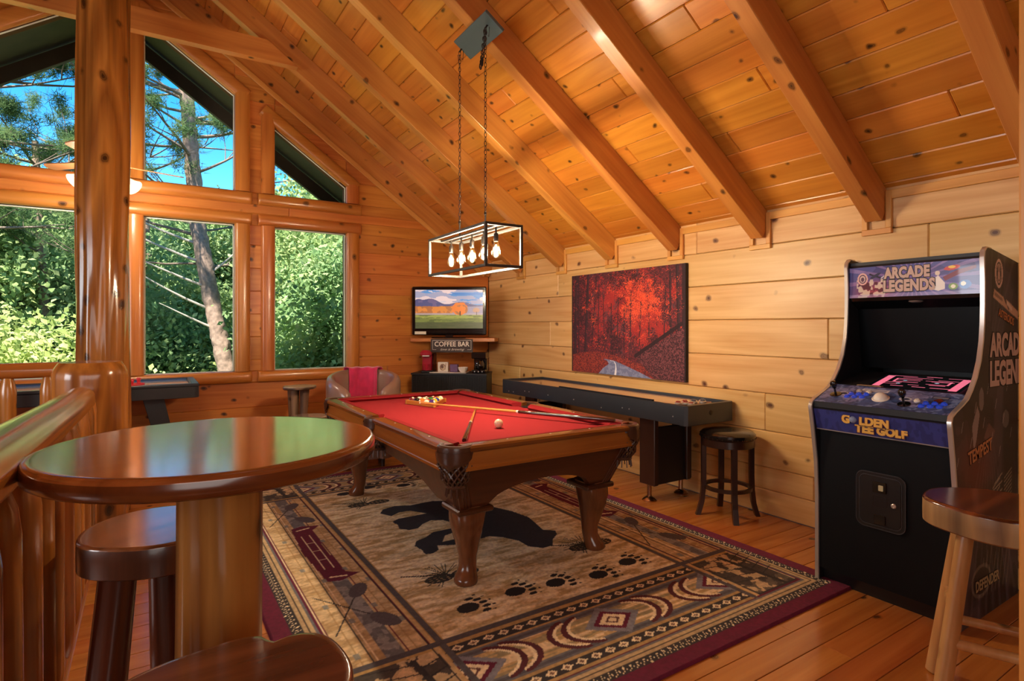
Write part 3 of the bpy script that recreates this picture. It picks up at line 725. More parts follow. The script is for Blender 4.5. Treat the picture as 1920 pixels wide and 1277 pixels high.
for (y0,y1,sg) in ((bx,iy0-.05,1),(iy1+.05,rl-bx,-1)):
    r.rect(ix0,y0,ix1,y1,GR); Hh=y1-y0
    m=((r.X>ix0)&(r.X<ix1)&(r.Y>y0+Hh*.30)&(r.Y<y1-Hh*.30)).astype(float)
    r.put(m,'a68a5e'); st=r.noise(.5,.018,2,12); r.put(m*(st>.55),'7c7257',.8); r.put(m*(st<.38),'cbb794',.8)
    for yy in (y0+.035,y1-.035):
        r.rect(ix0,yy-.05,ix1,yy+.05,'9b7f52'); r.rect(ix0,yy-.032,ix1,yy+.032,DK)
        xx=ix0+.03
        while xx<ix1:
            r.poly([(xx-.03,yy),(xx,yy-.022),(xx+.03,yy),(xx,yy+.022)],LT); r.poly([(xx-.014,yy),(xx,yy-.011),(xx+.014,yy),(xx,yy+.011)],'6b5040'); xx+=.078
    r.rect(ix0,y0+Hh*.22,ix1,y0+Hh*.27,'4a4a50'); r.rect(ix0,y1-Hh*.27,ix1,y1-Hh*.22,'4a4a50')
    ym=(y0+y1)/2; xm=(ix0+ix1)/2
    # centre diamond medallion with stepped grey ground, arcs either side
    for cx_ in (xm,ix0,ix1):
        for k,(a_,c) in enumerate(((.17,'6f7078'),(.12,MAR),(.085,LT),(.045,'5a3a34'),(.028,LT))):
            r.poly([p for p in [(cx_-a_,ym),(cx_,ym-a_*.75),(cx_+a_,ym),(cx_,ym+a_*.75)]],c)
    for cx_,s3 in ((xm-.27,1),(xm-.35,1),(xm+.27,-1),(xm+.35,-1),(ix0+.24,-1),(ix0+.32,-1),(ix1-.24,1),(ix1-.32,1)):
        dd=np.hypot((r.X-cx_-s3*.20),(r.Y-ym)*1.6); sel=((r.X-cx_)*s3<.13)&(abs(r.Y-ym)<.12)
        r.put((sel&(abs(dd-.20)<.016)).astype(float),'4a1c22'); r.put((sel&(abs(dd-.176)<.009)).astype(float),LT)
    # dark tan edges
# corner pictures
for (x0,x1) in ((bx,ix0-.05),(ix1+.05,rw-bx)):
    for (y0,y1) in ((bx,iy0-.05),(iy1+.05,rl-bx)):
        r.rect(x0,y0,x1,y1,'a8926f'); m=((r.X>x0)&(r.X<x1)&(r.Y>y0)&(r.Y<y1)).astype(float); nn=r.noise(.07,.09,3,int(x0*10+y0*7))
        r.put(m*(nn>.5),DK,.85); r.put(m*(r.Y<y0+.10),'3a3634',.7); r.put(m*(nn<.34),'c2a880',.8)
        xt_=x0+(x1-x0)*.75; r.line(xt_,y0+.02,xt_-.03,y1-.03,.03,DK)
        for k in range(9): r.line(xt_-.02,y0+.1+.035*k,xt_-.02+(.15 if k%2 else -.22),y0+.15+.035*k,.008,DK)
        r.line(x0,y0,x1,y0,.012,DK)
# dark frame lines
for x in (ix0-.012,ix1+.012): r.line(x,bx,x,rl-bx,.034,'4a474a'); r.line(x+(.03 if x<1 else -.03),iy0,x+(.03 if x<1 else -.03),iy1,.008,DK)
for x in (ix0-.045,ix1+.045): r.line(x,bx,x,rl-bx,.02,'b09468'); r.line(x+(-.018 if x<1 else .018),bx,x+(-.018 if x<1 else .018),rl-bx,.007,DK)
for y in (iy0-.012,iy1+.012): r.line(bx,y,rw-bx,y,.036,'464347')
# field
m=((r.X>ix0+.012)&(r.X<ix1-.012)&(r.Y>iy0+.01)&(r.Y<iy1-.01)).astype(float)
r.put(m,'c6b592'); r.put(m*(n1>.53),'a98f62',.55); r.put(m*(n1>.64),'8f7448',.5); r.put(m*(n1<.38),'ddd0b4',.6); r.put(m*(n2<.33),'8f8a70',.25)
def W(x,y): return (x-.46,y-1.58)
bear=[(1.45,4.08),(1.50,4.16),(1.60,4.19),(1.72,4.14),(1.9,4.15),(2.05,4.06),(2.14,3.95),(2.22,3.80),(2.30,3.60),(2.33,3.42),(2.30,3.28),(2.27,3.16),(2.33,3.10),(2.30,3.04),(2.22,2.98),(2.16,2.90),(2.08,2.90),(2.02,2.97),(2.02,3.08),(1.97,3.18),(1.90,3.25),(1.80,3.24),(1.70,3.22),(1.60,3.26),(1.545,3.29),(1.52,3.22),(1.47,3.19),(1.425,3.20),(1.43,3.28),(1.42,3.36),(1.46,3.43),(1.54,3.46),(1.62,3.52),(1.78,3.52),(1.82,3.60),(1.78,3.70),(1.70,3.74),(1.62,3.70),(1.56,3.64),(1.50,3.64),(1.45,3.70),(1.47,3.78),(1.46,3.86),(1.52,3.90),(1.62,3.90),(1.74,3.90),(1.66,4.02),(1.58,4.03),(1.50,3.98)]
r.poly([W(*p) for p in bear],'24242c')
r.poly([W(*p) for p in [(1.60,3.33),(1.66,3.42),(1.74,3.44),(1.80,3.40),(1.74,3.33)]],'c2b08c')
def paw(x,y,s=1,a=0):
    x,y=x-.46,y-1.58; ca,sa=math.cos(a),math.sin(a)
    def t(u,v): return x+(u*ca-v*sa)*s,y+(u*sa+v*ca)*s
    r.ell(*t(0,0),.062*s,.045*s,'16161a',rot=a)
    for u,v in ((.055,.07),(.085,.04),(.095,.0),(.085,-.04),(.06,-.075)): r.ell(*t(u,v),.026*s,.014*s,'16161a',rot=a)
    for u,v in ((.10,.09),(.125,.05),(.135,.0),(.125,-.05),(.10,-.09)): r.ell(*t(u,v),.009*s,.006*s,'16161a',rot=a)
for x,y in ((1.33,2.48),(1.62,2.50),(1.86,2.47),(2.12,2.42),(2.38,2.46)): paw(x,y,1.0,.15)
for x,y in ((1.37,4.72),(1.60,4.80),(1.88,4.70),(2.15,4.74),(2.38,4.70)): paw(x,y,1.0,.1)
def cone(x,y,a=0):
    x,y=x-.46,y-1.58
    for dx in(-.07,.09):
        r.ell(x+dx,y,.085,.05,'2a2724',rot=a)
        for k in range(4):
            for j in range(3): r.ell(x+dx-.05+k*.033,y-.024+j*.022,.009,.006,'8a7350')
    for k in range(16):
        q=a+.6+k*.24; r.line(x-.02,y+.03,x-.02+.17*math.cos(q)*(1 if k%2 else .8),y+.03+.15*math.sin(q),.006,'2c2f26')
    r.line(x-.02,y+.03,x-.24,y+.13,.012,'2a2320')
for x,y in ((1.42,2.85),(2.36,2.78),(1.45,4.36),(2.35,4.36)): cone(x,y)
r.a=np.clip(r.a*(1.06+.22*fb)[...,None],0,1)
RUGM=vcol('woven rug pile',.95,bump=.5)
rug=ras_mesh('area_rug',r,(0,0,.014),(1,0,0),(0,1,0),RUGM,edge=(0,0,-.013)); rug.location=(.46,1.58,0)
tag(rug,'large beige and maroon lodge rug with black bear and paw prints under pool table','rug')

# ------------------------------------------------------------------ pool table
pt=empty('pool_table',(1.905,3.69,0),label='walnut pool table with red felt and netted leather pockets on cabriole legs',cat='pool table')
HX,HY=.665,1.17; ZT=.80
bed=MB().box((0,0,.752),(2*HX-.2,2*HY-.2,.03),.002).build('felt_bed',M_FELT,pt,smooth=False)
# rail caps between the pockets (cross-section swept straight)
def sweep(name,p0,p1,prof,m,parent,inward):
    p0,p1=Vector(p0),Vector(p1); n=len(prof); inn=Vector(inward); vs=[]
    for p in (p0,p1):
        for u,z in prof: vs.append(p+inn*u+Vector((0,0,z)))
    fs=[(i,(i+1)%n,(i+1)%n+n,i+n) for i in range(n)]+[tuple(range(n))[::-1],tuple(range(n,2*n))]
    return MB().add(vs,fs).build(name,m,parent,smooth=True,ang=30)
cap=[(.0,-.034),(-.006,-.026),(-.006,-.012),(.004,-.002),(.02,.0),(.078,-.002),(.082,-.008),(.082,-.034)]
apr=[(.008,-.034),(.004,-.075),(.0,-.108),(-.004,-.112),(-.004,-.126),(.03,-.126),(.04,-.034)]
cush=[(.081,-.001),(.132,-.006),(.148,-.016),(.13,-.032),(.081,-.034)]
g=.095
for (a,b,inn,mc,ma) in (((-HX+g,-HY),(HX-g,-HY),(0,1,0),W_POOL,W_APRON),((-HX+g,HY),(HX-g,HY),(0,-1,0),W_POOL,W_APRON),
    ((-HX,-HY+g),(-HX,-.055),(1,0,0),W_POOLY,W_APRY),((-HX,.055),(-HX,HY-g),(1,0,0),W_POOLY,W_APRY),
    ((HX,-HY+g),(HX,-.055),(-1,0,0),W_POOLY,W_APRY),((HX,.055),(HX,HY-g),(-1,0,0),W_POOLY,W_APRY)):
    rr=sweep('rail',(*a,ZT),(*b,ZT),cap,mc,pt,inn)
    sweep('apron',(*a,ZT),(*b,ZT),apr,ma,pt,inn)
    a2,b2=Vector((*a,ZT)),Vector((*b,ZT)); d=(b2-a2).normalized()
    n=len(cush); inv=Vector(inn); vs=[]
    for p,s_ in ((a2+d*.01,1),(b2-d*.01,-1)):
        for u,z in cush: vs.append(p+inv*u+Vector((0,0,z))+d*s_*max(0,(u-.09))*1.0)
    MB().add(vs,[(i,(i+1)%n,(i+1)%n+n,i+n) for i in range(n)]+[tuple(range(n))[::-1],tuple(range(n,2*n))]).build('cushion',M_FELTD,pt,smooth=False)
    mb=MB(); L=(b2-a2).length; nd=3
    for k in range(nd): p=a2+d*(L*(k+1)/(nd+1))+inv*.058; mb.lathe([(.0055,-.001),(.0055,.0015),(.001,.002)],8,c=(p.x,p.y,ZT-.002))
    mb.build('sight_dots',M_WHITE,pt,kind='stuff')
# body: tapered cabinet with arched bottom edge on each side and corner posts
bt,bb_=(HX-.055,HY-.05),(HX-.145,HY-.145); zt,zb=.676,.43
def arch(t,z0,z1):     # t 0..1 along the side, returns bottom z
    e=.17
    if t<e or t>1-e: return z0
    q=(t-e)/(1-2*e); return z0+(z1-z0)*min(1,math.sin(PI*q)**.45)
for (ux,uy) in ((0,-1),(0,1),(-1,0),(1,0)):
    n=28; vs=[]; fs=[]
    for k in range(n+1):
        t=k/n; zz=arch(t,zb,.545 if uy else .56)
        for z,th_ in ((zt,0),(zz,0),(zz,.022),(zt,.022)):
            f=(zt-z)/(zt-zb); hx=bt[0]+(bb_[0]-bt[0])*f-th_; hy=bt[1]+(bb_[1]-bt[1])*f-th_
            if uy: vs.append(((2*t-1)*hx,uy*hy,z))
            else: vs.append((ux*hx,(2*t-1)*hy,z))
    for k in range(n):
        for j in range(4): fs.append((k*4+j,k*4+(j+1)%4,(k+1)*4+(j+1)%4,(k+1)*4+j))
    fs.append((0,1,2,3)); fs.append((n*4+3,n*4+2,n*4+1,n*4))
    MB().add(vs,fs).build('side_panel',W_PBODY,pt,smooth=False)
MB().box((0,0,.70),(2*bt[0]-.02,2*bt[1]-.02,.08)).build('frame_box',W_PBODY,pt,smooth=False)
for sx in(-1,1):
    for sy in(-1,1):
        # leg block with foot moulding
        cx,cy=sx*(bb_[0]-.085),sy*(bb_[1]-.085)
        MB().box((cx,cy,.42),(.215,.215,.03),.008).build('leg_block',W_PBODY,pt,smooth=False)
        mb=MB()
        for q in range(3):
            for (ax_) in (0,1):
                f0=Vector((sx*(bt[0]+.002),sy*(bt[1]+.002),zt)); f1=Vector((sx*(bb_[0]+.002),sy*(bb_[1]+.002),zb+.01)); off=.022+.02*q
                dv=Vector((-sx*off,0,0)) if ax_ else Vector((0,-sy*off,0)); mb.tube([f0+dv,f1+dv],.0055,5)
        mb.build('fluting',W_PBODY,pt)
        # cabriole leg
        mb=MB(); prof=[(.43,.088,0),(.40,.092,.004),(.34,.088,.010),(.28,.076,.010),(.21,.060,.004),(.14,.050,-.002),(.09,.048,.0),(.06,.052,.008),(.035,.062,.018),(.012,.064,.022),(.0,.058,.02)]
        n=20; vs=[];fs=[]
        for z,hw,off in prof:
            for k in range(n):
                q=2*PI*k/n; c_,s_=math.cos(q),math.sin(q); e=.62 if z>.2 else .9
                px_,py_=math.copysign(abs(c_)**e,c_)*hw,math.copysign(abs(s_)**e,s_)*hw
                vs.append((px_+sx*off,py_+sy*off,z))
        m_=len(prof)
        for j in range(m_-1):
            for k in range(n): fs.append((j*n+k,j*n+(k+1)%n,(j+1)*n+(k+1)%n,(j+1)*n+k))
        fs+= [tuple(range(n)),tuple((m_-1)*n+k for k in range(n))[::-1]]
        MB().add(vs,fs).build('leg',W_PLEG,pt,loc=(cx,cy,.014),ang=55)
def pocket(cx,cy,dirx,diry,corner):
    """leather pocket: rounded cap, opening, shield and net; (dirx,diry) points outwards"""
    a0=math.atan2(diry,dirx); sp=math.radians(78 if corner else 62)
    rI=.058; rO=.098 if corner else .09; n=16; vs=[];fs=[]
    secs=[(rI,-.03),(rI,-.004),(rI+.006,.001),(rO-.012,.002),(rO-.002,-.006),(rO,-.02),(rO,-.045),(rI+.012,-.05)]
    q=len(secs)
    for i in range(n+1):
        a=a0-sp*1.25+2*sp*1.25*i/n
        for r_,z in secs:vs.append((cx+r_*math.cos(a),cy+r_*math.sin(a),ZT+z))
    for i in range(n):
        for j in range(q): fs.append((i*q+j,i*q+(j+1)%q,(i+1)*q+(j+1)%q,(i+1)*q+j))
    fs+=[tuple(range(q)),tuple(n*q+j for j in range(q))[::-1]]
    pk=MB().add(vs,fs).build('pocket',M_BROWNL,pt,ang=40)
    # black mouth
    MB().lathe([(rI,-.028),(rI*.8,-.10)],20,c=(cx,cy,ZT)).build('pocket_mouth',M_BLACK,pk)
    # shield hanging outside
    vs=[];fs=[]; m=14; rows=((-.03,.006,1),(-.075,.004,.95),(-.098,-.002,.75),(-.108,-.008,.3))
    for z,dr,wf in rows:
        for i in range(m+1):
            u=2*i/m-1; a=a0+sp*.95*u*wf; vs.append((cx+(rO+dr)*math.cos(a),cy+(rO+dr)*math.sin(a),ZT+z-.012*math.cos(u*PI)*(1 if z<-.07 else 0)))
    w_=m+1
    for j in range(3):
        for i in range(m): fs.append((j*w_+i,j*w_+i+1,(j+1)*w_+i+1,(j+1)*w_+i))
    nv=len(vs); vs+=[(cx+(x-cx)*.94,cy+(y-cy)*.94,z) for x,y,z in vs]; fs+=[tuple(k+nv for k in f)[::-1] for f in fs]
    MB().add(vs,fs).build('shield',M_BROWNL,pk,ang=50)
    mb=MB()
    for k in range(7):
        for sg in(-1,1):
            pts=[]
            for j in range(9):
                t=j/8; a=a0+sg*(t*1.3-.65)+(k-3)*.42; rr_=(rO-.008)*(1-.50*t**1.6)+.006*math.sin(t*PI*4); pts.append((cx+rr_*math.cos(a),cy+rr_*math.sin(a),ZT-.085-.135*t))
            mb.tube(pts,.0055,5)
    for k in range(10):
        a=2*PI*k/10; mb.tube([(cx+.045*math.cos(a),cy+.045*math.sin(a),ZT-.215),(cx+.052*math.cos(a),cy+.052*math.sin(a),ZT-.265)],.005,4)
    mb.lathe([(.050,-.205),(.054,-.213),(.050,-.222)],14,c=(cx,cy,ZT))
    mb.build('net',M_BROWNL,pk)
for sx in(-1,1):
    for sy in(-1,1): pocket(sx*(HX-.085),sy*(HY-.085),sx,sy,True)
    pocket(sx*(HX-.055),0,sx,0,False)

# things on the cloth
zf=.768
CB=[('d9b020','yellow'),('20307c','blue'),('b3201c','red'),('4b2a6b','purple'),('d86a20','orange'),('1d6a3c','green'),('6b1d22','maroon'),('111111','black')]
def ballmat(c,stripe):
    m,t,b=nm('ball '+c+str(stripe)); b.inputs['Roughness'].default_value=.08; b.inputs['Coat Weight'].default_value=1
    tc=t.nodes.new('ShaderNodeTexCoord'); sp=t.nodes.new('ShaderNodeSeparateXYZ'); t.links.new(tc.outputs['Object'],sp.inputs[0])
    ab=t.nodes.new('ShaderNodeMath'); ab.operation='ABSOLUTE'; t.links.new(sp.outputs[2],ab.inputs[0])
    gt_=t.nodes.new('ShaderNodeMath'); gt_.operation='GREATER_THAN'; t.links.new(ab.outputs[0],gt_.inputs[0]); gt_.inputs[1].default_value=.0165 if stripe else 9
    # number disc on the x side
    cx_=t.nodes.new('ShaderNodeMath'); cx_.operation='ABSOLUTE'; t.links.new(sp.outputs[0],cx_.inputs[0]); g2=t.nodes.new('ShaderNodeMath'); g2.operation='GREATER_THAN'; g2.inputs[1].default_value=.0262; t.links.new(cx_.outputs[0],g2.inputs[0])
    mxx=t.nodes.new('ShaderNodeMath'); mxx.operation='MAXIMUM'; t.links.new(gt_.outputs[0],mxx.inputs[0]); t.links.new(g2.outputs[0],mxx.inputs[1])
    mx=t.nodes.new('ShaderNodeMix'); mx.data_type='RGBA'; mx.inputs['A'].default_value=(*lin(c),1); mx.inputs['B'].default_value=(*lin('efe2c4'),1); t.links.new(mxx.outputs[0],mx.inputs['Factor']); t.links.new(mx.outputs['Result'],b.inputs['Base Color']); return m
def sphere_prof(r,n=14): return [(max(.0004,r*math.sin(PI*i/n)),-r*math.cos(PI*i/n)) for i in range(n+1)]
cb=MB().lathe(sphere_prof(.0286),28).build('cue_ball',M_CUEB,loc=(1.838,3.028,zf+.0286),ang=180); tag(cb,'cream white cue ball lying alone on the red cloth','ball')
# rack: triangular wooden tray; front-left bar runs from A to B
RA,RB,RC=Vector((1.763,4.368)),Vector((1.880,4.035)),Vector((2.10,4.33))
cen=(RA+RB+RC)/3; side=.32; ang0=math.atan2((RB-RA).y,(RB-RA).x)
tri=[cen+Vector((math.cos(ang0+math.radians(d)),math.sin(ang0+math.radians(d))))*side/math.sqrt(3) for d in (210,330,90)]
rk=empty('ball_rack',(cen.x,cen.y,zf),label='triangular honey wood rack holding the pool balls on red cloth',cat='rack')
W_RACK=wood('rack wood','c98a3a','a5671f','X',rough=.3,coat=.3,knots=0)
for i in range(3):
    p,q=tri[i]-cen,tri[(i+1)%3]-cen; mdl=(p+q)/2; d=(q-p)
    MB().box((0,0,0),(d.length+.012,.012,.034),.003).build('rack_side',W_RACK,rk,loc=(mdl.x,mdl.y,.018),rot=(0,0,math.atan2(d.y,d.x)),smooth=False)
    MB().lathe([(.012,.002),(.012,.034)],12,c=(p.x,p.y,0)).build('corner',W_RACK,rk)
names=[('yellow',0,0),('blue',1,0),('red',2,0),('purple',3,0),('orange',4,0),('green',5,0),('maroon',6,0),('black',7,0),('yellow',0,1),('blue',1,1),('red',2,1),('purple',3,1),('orange',4,1),('green',5,1),('maroon',6,1)]
order=[3,10,8,4,13,1,7,12,5,0,6,9,14,2,11]
apex=tri[1]; va=(tri[0]-apex).normalized(); vb=(tri[2]-apex).normalized(); k=0
inr=apex+(cen-apex).normalized()*(.0286*2+.012)
for row in range(5):
    for j in range(row+1):
        p=inr+va*(.0574*(row-j))+vb*(.0574*j); c_,ci,st=names[order[k]]
        o=MB().lathe(sphere_prof(.0283,12),20).build('pool_ball',ballmat(CB[ci][0],st),loc=(p.x,p.y,zf+.0286),ang=180)
        o.rotation_euler=(random.uniform(0,3),random.uniform(0,3),random.uniform(0,3))
        tag(o,('%s striped white pool ball in the wooden rack' if st else 'solid %s pool ball in the wooden rack')%c_,'ball','pool balls racked on the red cloth'); k+=1
def cue(p0,p1,name_lab,dark_len,z0,z1):
    a,b=Vector((*p0,z0)),Vector((*p1,z1)); L=(b-a).length; e=empty('pool_cue',tuple(a),label=name_lab,cat='cue')
    q=(b-a).to_track_quat('X','Z'); e.rotation_euler=q.to_euler()
    MB().tube([(0.012,0,0),(L-dark_len,0,0)],[.0062,.0105],12).build('shaft',W_CUE,e)
    MB().tube([(L-dark_len,0,0),(L-.01,0,0),(L,0,0)],[.0105,.0145,.012],14).build('butt',mat('cue butt wood','3a1c12',.15,coat=.8,noise=.5,nscale=40),e)
    MB().tube([(L-dark_len-.012,0,0),(L-dark_len+.004,0,0)],[.0112,.0112],12).build('joint_ring',M_WHITE,e)
    MB().tube([(0,0,0),(.012,0,0)],[.006,.0062],10).build('tip',M_WHITE,e)
cue((1.80,4.16),(2.47,2.665),'long maple cue with dark butt lying along the cloth toward the far right corner',.72,zf+.03,zf+.042)
cue((2.10,3.794),(1.44,2.73),'shorter looking cue crossing under the long one, butt toward the near corner',.58,zf+.0095,zf+.016)

# ------------------------------------------------------------------ round log table and log stools
def slab_outline(r,seed,amp=.03,n=56,sq=None):
    o=[]
    for k in range(n):
        a=2*PI*k/n; rr_=r*(1+amp*(mnoise.noise(Vector((math.cos(a)*1.3+seed*5,math.sin(a)*1.3,seed)))*2))
        o.append((rr_*math.cos(a),rr_*math.sin(a)))
    return o
def slab(name,outl,z0,z1,mt,me,parent,b=.008,rings=None):
    mb=MB(); n=len(outl); c=Vector((sum(p[0] for p in outl)/n,sum(p[1] for p in outl)/n)); vs=[];fs=[]; mi=[]
    h=z1-z0; R_=sum((Vector(p)-c).length for p in outl)/n; lev=[(z0,1-b*.8/R_),(z0+b*.6,1),(z0+h*.5,1.003),(z1-b,1.0),(z1-b*.3,1-b*.3/R_),(z1,1-b/R_),(z1,1-2*b/R_)]
    for z,f in lev:
        for p in outl: q=c+(Vector(p)-c)*f; vs.append((q.x,q.y,z))
    m=len(lev)
    for j in range(m-1):
        for i in range(n): fs.append((j*n+i,j*n+(i+1)%n,(j+1)*n+(i+1)%n,(j+1)*n+i)); mi.append(1 if j<3 else 0)
    fs.append(tuple(range(n))[::-1]); mi.append(1); fs.append(tuple((m-1)*n+i for i in range(n))); mi.append(0)
    mb.v=vs; mb.f=fs; mb.m=mi
    return mb.build(name,[mt,me],parent,ang=50)
rt=empty('round_pub_table',(.147,1.577,0),rz=math.radians(20),label='tall round glossy red-brown table on a thick log pedestal',cat='table')
slab('tabletop',[(.375*math.cos(2*PI*k/96),.375*math.sin(2*PI*k/96)) for k in range(96)],1.074,1.12,W_TABLE,W_EDGE,rt,b=.011)
log_mesh(MB(),(-.01,-.02,0),(-.01,-.02,1.075),.099,.092,41,48,80,.10,.13,taper=lambda t,L:1+.15*max(0,(.25-t))).build('pedestal',W_PED,rt,ang=60)
def logleg(mb,p0,p1,r0,r1,seed): return log_mesh(mb,p0,p1,r0,r1,seed,22,20,.06,.06)
def dark_stool(x,y,outl,label,rz,angs,seed,spread=.06,zt_=.76,t=.095,lr=.045):
    e=empty('log_bar_stool',(x,y,0),rz=rz,label=label,cat='stool')
    slab('seat',outl,zt_-t,zt_,W_SLAB,W_SLABE,e)
    for i,a in enumerate(angs):
        a=math.radians(a)-rz; c_,s_=math.cos(a),math.sin(a)
        logleg(MB(),(c_*(.12+spread),s_*(.12+spread),.01),(c_*.115,s_*.115,zt_-t+.004),lr*1.1,lr,seed+i).build('leg',W_DLEG,e,ang=60)
    return e
dark_stool(.03,2.17,slab_outline(.212,2,.035),'dark round log stool tucked behind the round table next to the railing',.6,(205,335,80),50,lr=.052)
# two-lobed foreground stool
o3=[]
for k in range(64):
    a=2*PI*k/64
    r_=.205+.02*math.cos(2*a)
    # notch between the lobes, top right
    d=(a-math.radians(52)+PI)%(2*PI)-PI; r_-=.03*math.exp(-(d/.10)**2); r_+=.012*math.exp(-((d-.35)/.25)**2)+.02*math.exp(-((d+.35)/.3)**2)
    o3.append((r_*math.cos(a),r_*math.sin(a)))
dark_stool(.105,1.10,o3,'nearest log stool with a cracked two-lobed brown slab seat in front of the round table',0,(90,210,330),60)
# right hand stool with peeled sticks
rs=empty('log_bar_stool',(2.59,.79,0),label='log bar stool with pale bark edge and peeled stick legs beside the arcade cabinet',cat='stool')
slab('seat',slab_outline(.218,7,.05),.665,.76,wood('stool heartwood','9a5428','5a2a14','X',rough=.22,coat=.4,streak=.7,contrast=1.5,knots=.6,kscale=5,fine=.4),W_BARK,rs,b=.01)
LG={}
for i,a in enumerate((158,248,338,68)):
    a=math.radians(a); c_,s_=math.cos(a),math.sin(a); p0=Vector((c_*.255,s_*.255,.008)); p1=Vector((c_*.135,s_*.135,.668)); LG[i]=(p0,p1)
    logleg(MB(),p0,p1,.028,.025,70+i).build('leg',W_STICK,rs,ang=60)
for i,(j,z) in enumerate(((1,.27),(2,.33),(3,.24),(0,.36))):
    a,b=LG[i],LG[j]; t=z/.66; p=a[0].lerp(a[1],t); q=b[0].lerp(b[1],t); log_mesh(MB(),p,q,.018,.018,80+i,14,14,.05,.05).build('rung',W_STICK,rs,ang=60)

# ------------------------------------------------------------------ shuffleboard
X0,X1,Y0,Y1=3.315,3.865,2.82,5.39
sb=empty('shuffleboard_table',((X0+X1)/2,(Y0+Y1)/2,0),label='long black shuffleboard table with pale playfield against the right wall',cat='shuffleboard')
wx,wy=(X1-X0)/2,(Y1-Y0)/2; M_SBB=mat('charcoal laminate','33363b',.38,coat=.25,noise=.15,nscale=12)
MB().box((-wx+.013,0,.741),(.026,2*wy-.1,.148),.003).build('side_rail',M_SBB,sb,smooth=False)
MB().box((wx-.013,0,.741),(.026,2*wy-.1,.148),.003).build('side_rail',M_SBB,sb,smooth=False)
for s_ in(-1,1):
    p=[(-wx-.003,s_*(wy-.06)),(-wx-.003,s_*(wy-.02)),(-wx+.02,s_*wy),(wx-.02,s_*wy),(wx,s_*(wy-.02)),(wx,s_*(wy-.05)),(wx-.03,s_*(wy-.05)),(wx-.03,s_*(wy-.035)),(-wx+.03,s_*(wy-.035)),(-wx+.03,s_*(wy-.06))]
    MB().prism(p,.664,.816,.003).build('end_cap',M_SBB,sb,smooth=False)
MB().box((0,0,.675),(2*wx-.05,2*wy-.07,.012)).build('gutter',mat('grey gutter felt','55524f',.95),sb,smooth=False)
MB().box((0,.04,.75),(2*wx-.12,2*wy-.24,.095),.004).build('playfield',W_BOARD,sb,smooth=False)
mb=MB(); n=5
for yy in (-1.16,-.70,-.62,-.36,.02,.42,.75,.83,1.05,1.14):
    mb.lathe([(.006,0),(.005,.004),(.001,.005)],8,mat=Matrix.Translation((-wx,yy,.725 if int(abs(yy*50))%2 else .695))@Matrix.Rotation(-PI/2,4,'Y'))
mb.build('bolt',M_CHROME,sb,kind='stuff')
MB().lathe([(.02,0),(.018,.003),(.002,.004)],16,mat=Matrix.Translation((0,-wy,.748))@Matrix.Rotation(PI/2,4,'X')).build('badge',M_IRON,sb)
MB().box((0,0,.0),(.02,1.2,.012)).build('abacus_rail',M_BLACK,sb,loc=(-wx+.012,-.35,.822),smooth=False)
for s_ in(-1,1):
    ped=MB().box((.02,s_*.88,.36),(.46,.03,.46),.004).build('pedestal',M_BLACK,sb,smooth=False)
    MB().box((-wx+.085,s_*.835,.405),(.05,.165,.55),.006).build('pedestal_column',W_ESP,sb,smooth=False)
    MB().box((wx-.085,s_*.835,.405),(.05,.165,.55),.006).build('pedestal_column',W_ESP,sb,smooth=False)
    for xx in (-wx+.09,wx-.09):
        MB().lathe([(.058,.0),(.06,.008),(.045,.022),(.02,.036),(.018,.05),(.018,.14)],24,c=(xx,s_*.835,0)).build('levelling_foot',M_BRASS,sb)
# weights near the end
M_WR=mat('red weight cap','8a1f1c',.3); M_WB=mat('blue steel weight cap','3a4858',.3)
for i,(xx,yy,c) in enumerate(((-.15,-1.10,0),(-.10,-1.13,0),(-.05,-1.08,0),(0.0,-1.125,1),(.05,-1.08,1),(.06,-1.16,1),(-.11,-1.19,0),(.12,-1.11,1))):
    e=empty('shuffleboard_weight',(3.59+xx,4.105+yy,.7985),label=['red-capped weight on the room side, second from the side rail','middle red-capped weight in the near row','red-capped weight closest to the blue ones','blue-capped weight next to the red ones','blue-capped weight in the farther row toward the wall','blue-capped weight nearest the end of the board','red-capped weight closest to the near left corner of the board','blue-capped weight closest to the wall'][i],cat='puck',group='%s weights on the shuffleboard'%('red' if c==0 else 'blue'))
    MB().lathe([(.024,0),(.0265,.003),(.0265,.014),(.022,.018)],20).build('steel_ring',M_CHROME,e)
    MB().lathe([(.018,.0165),(.018,.024),(.014,.026)],18).build('cap',M_WR if c==0 else M_WB,e)

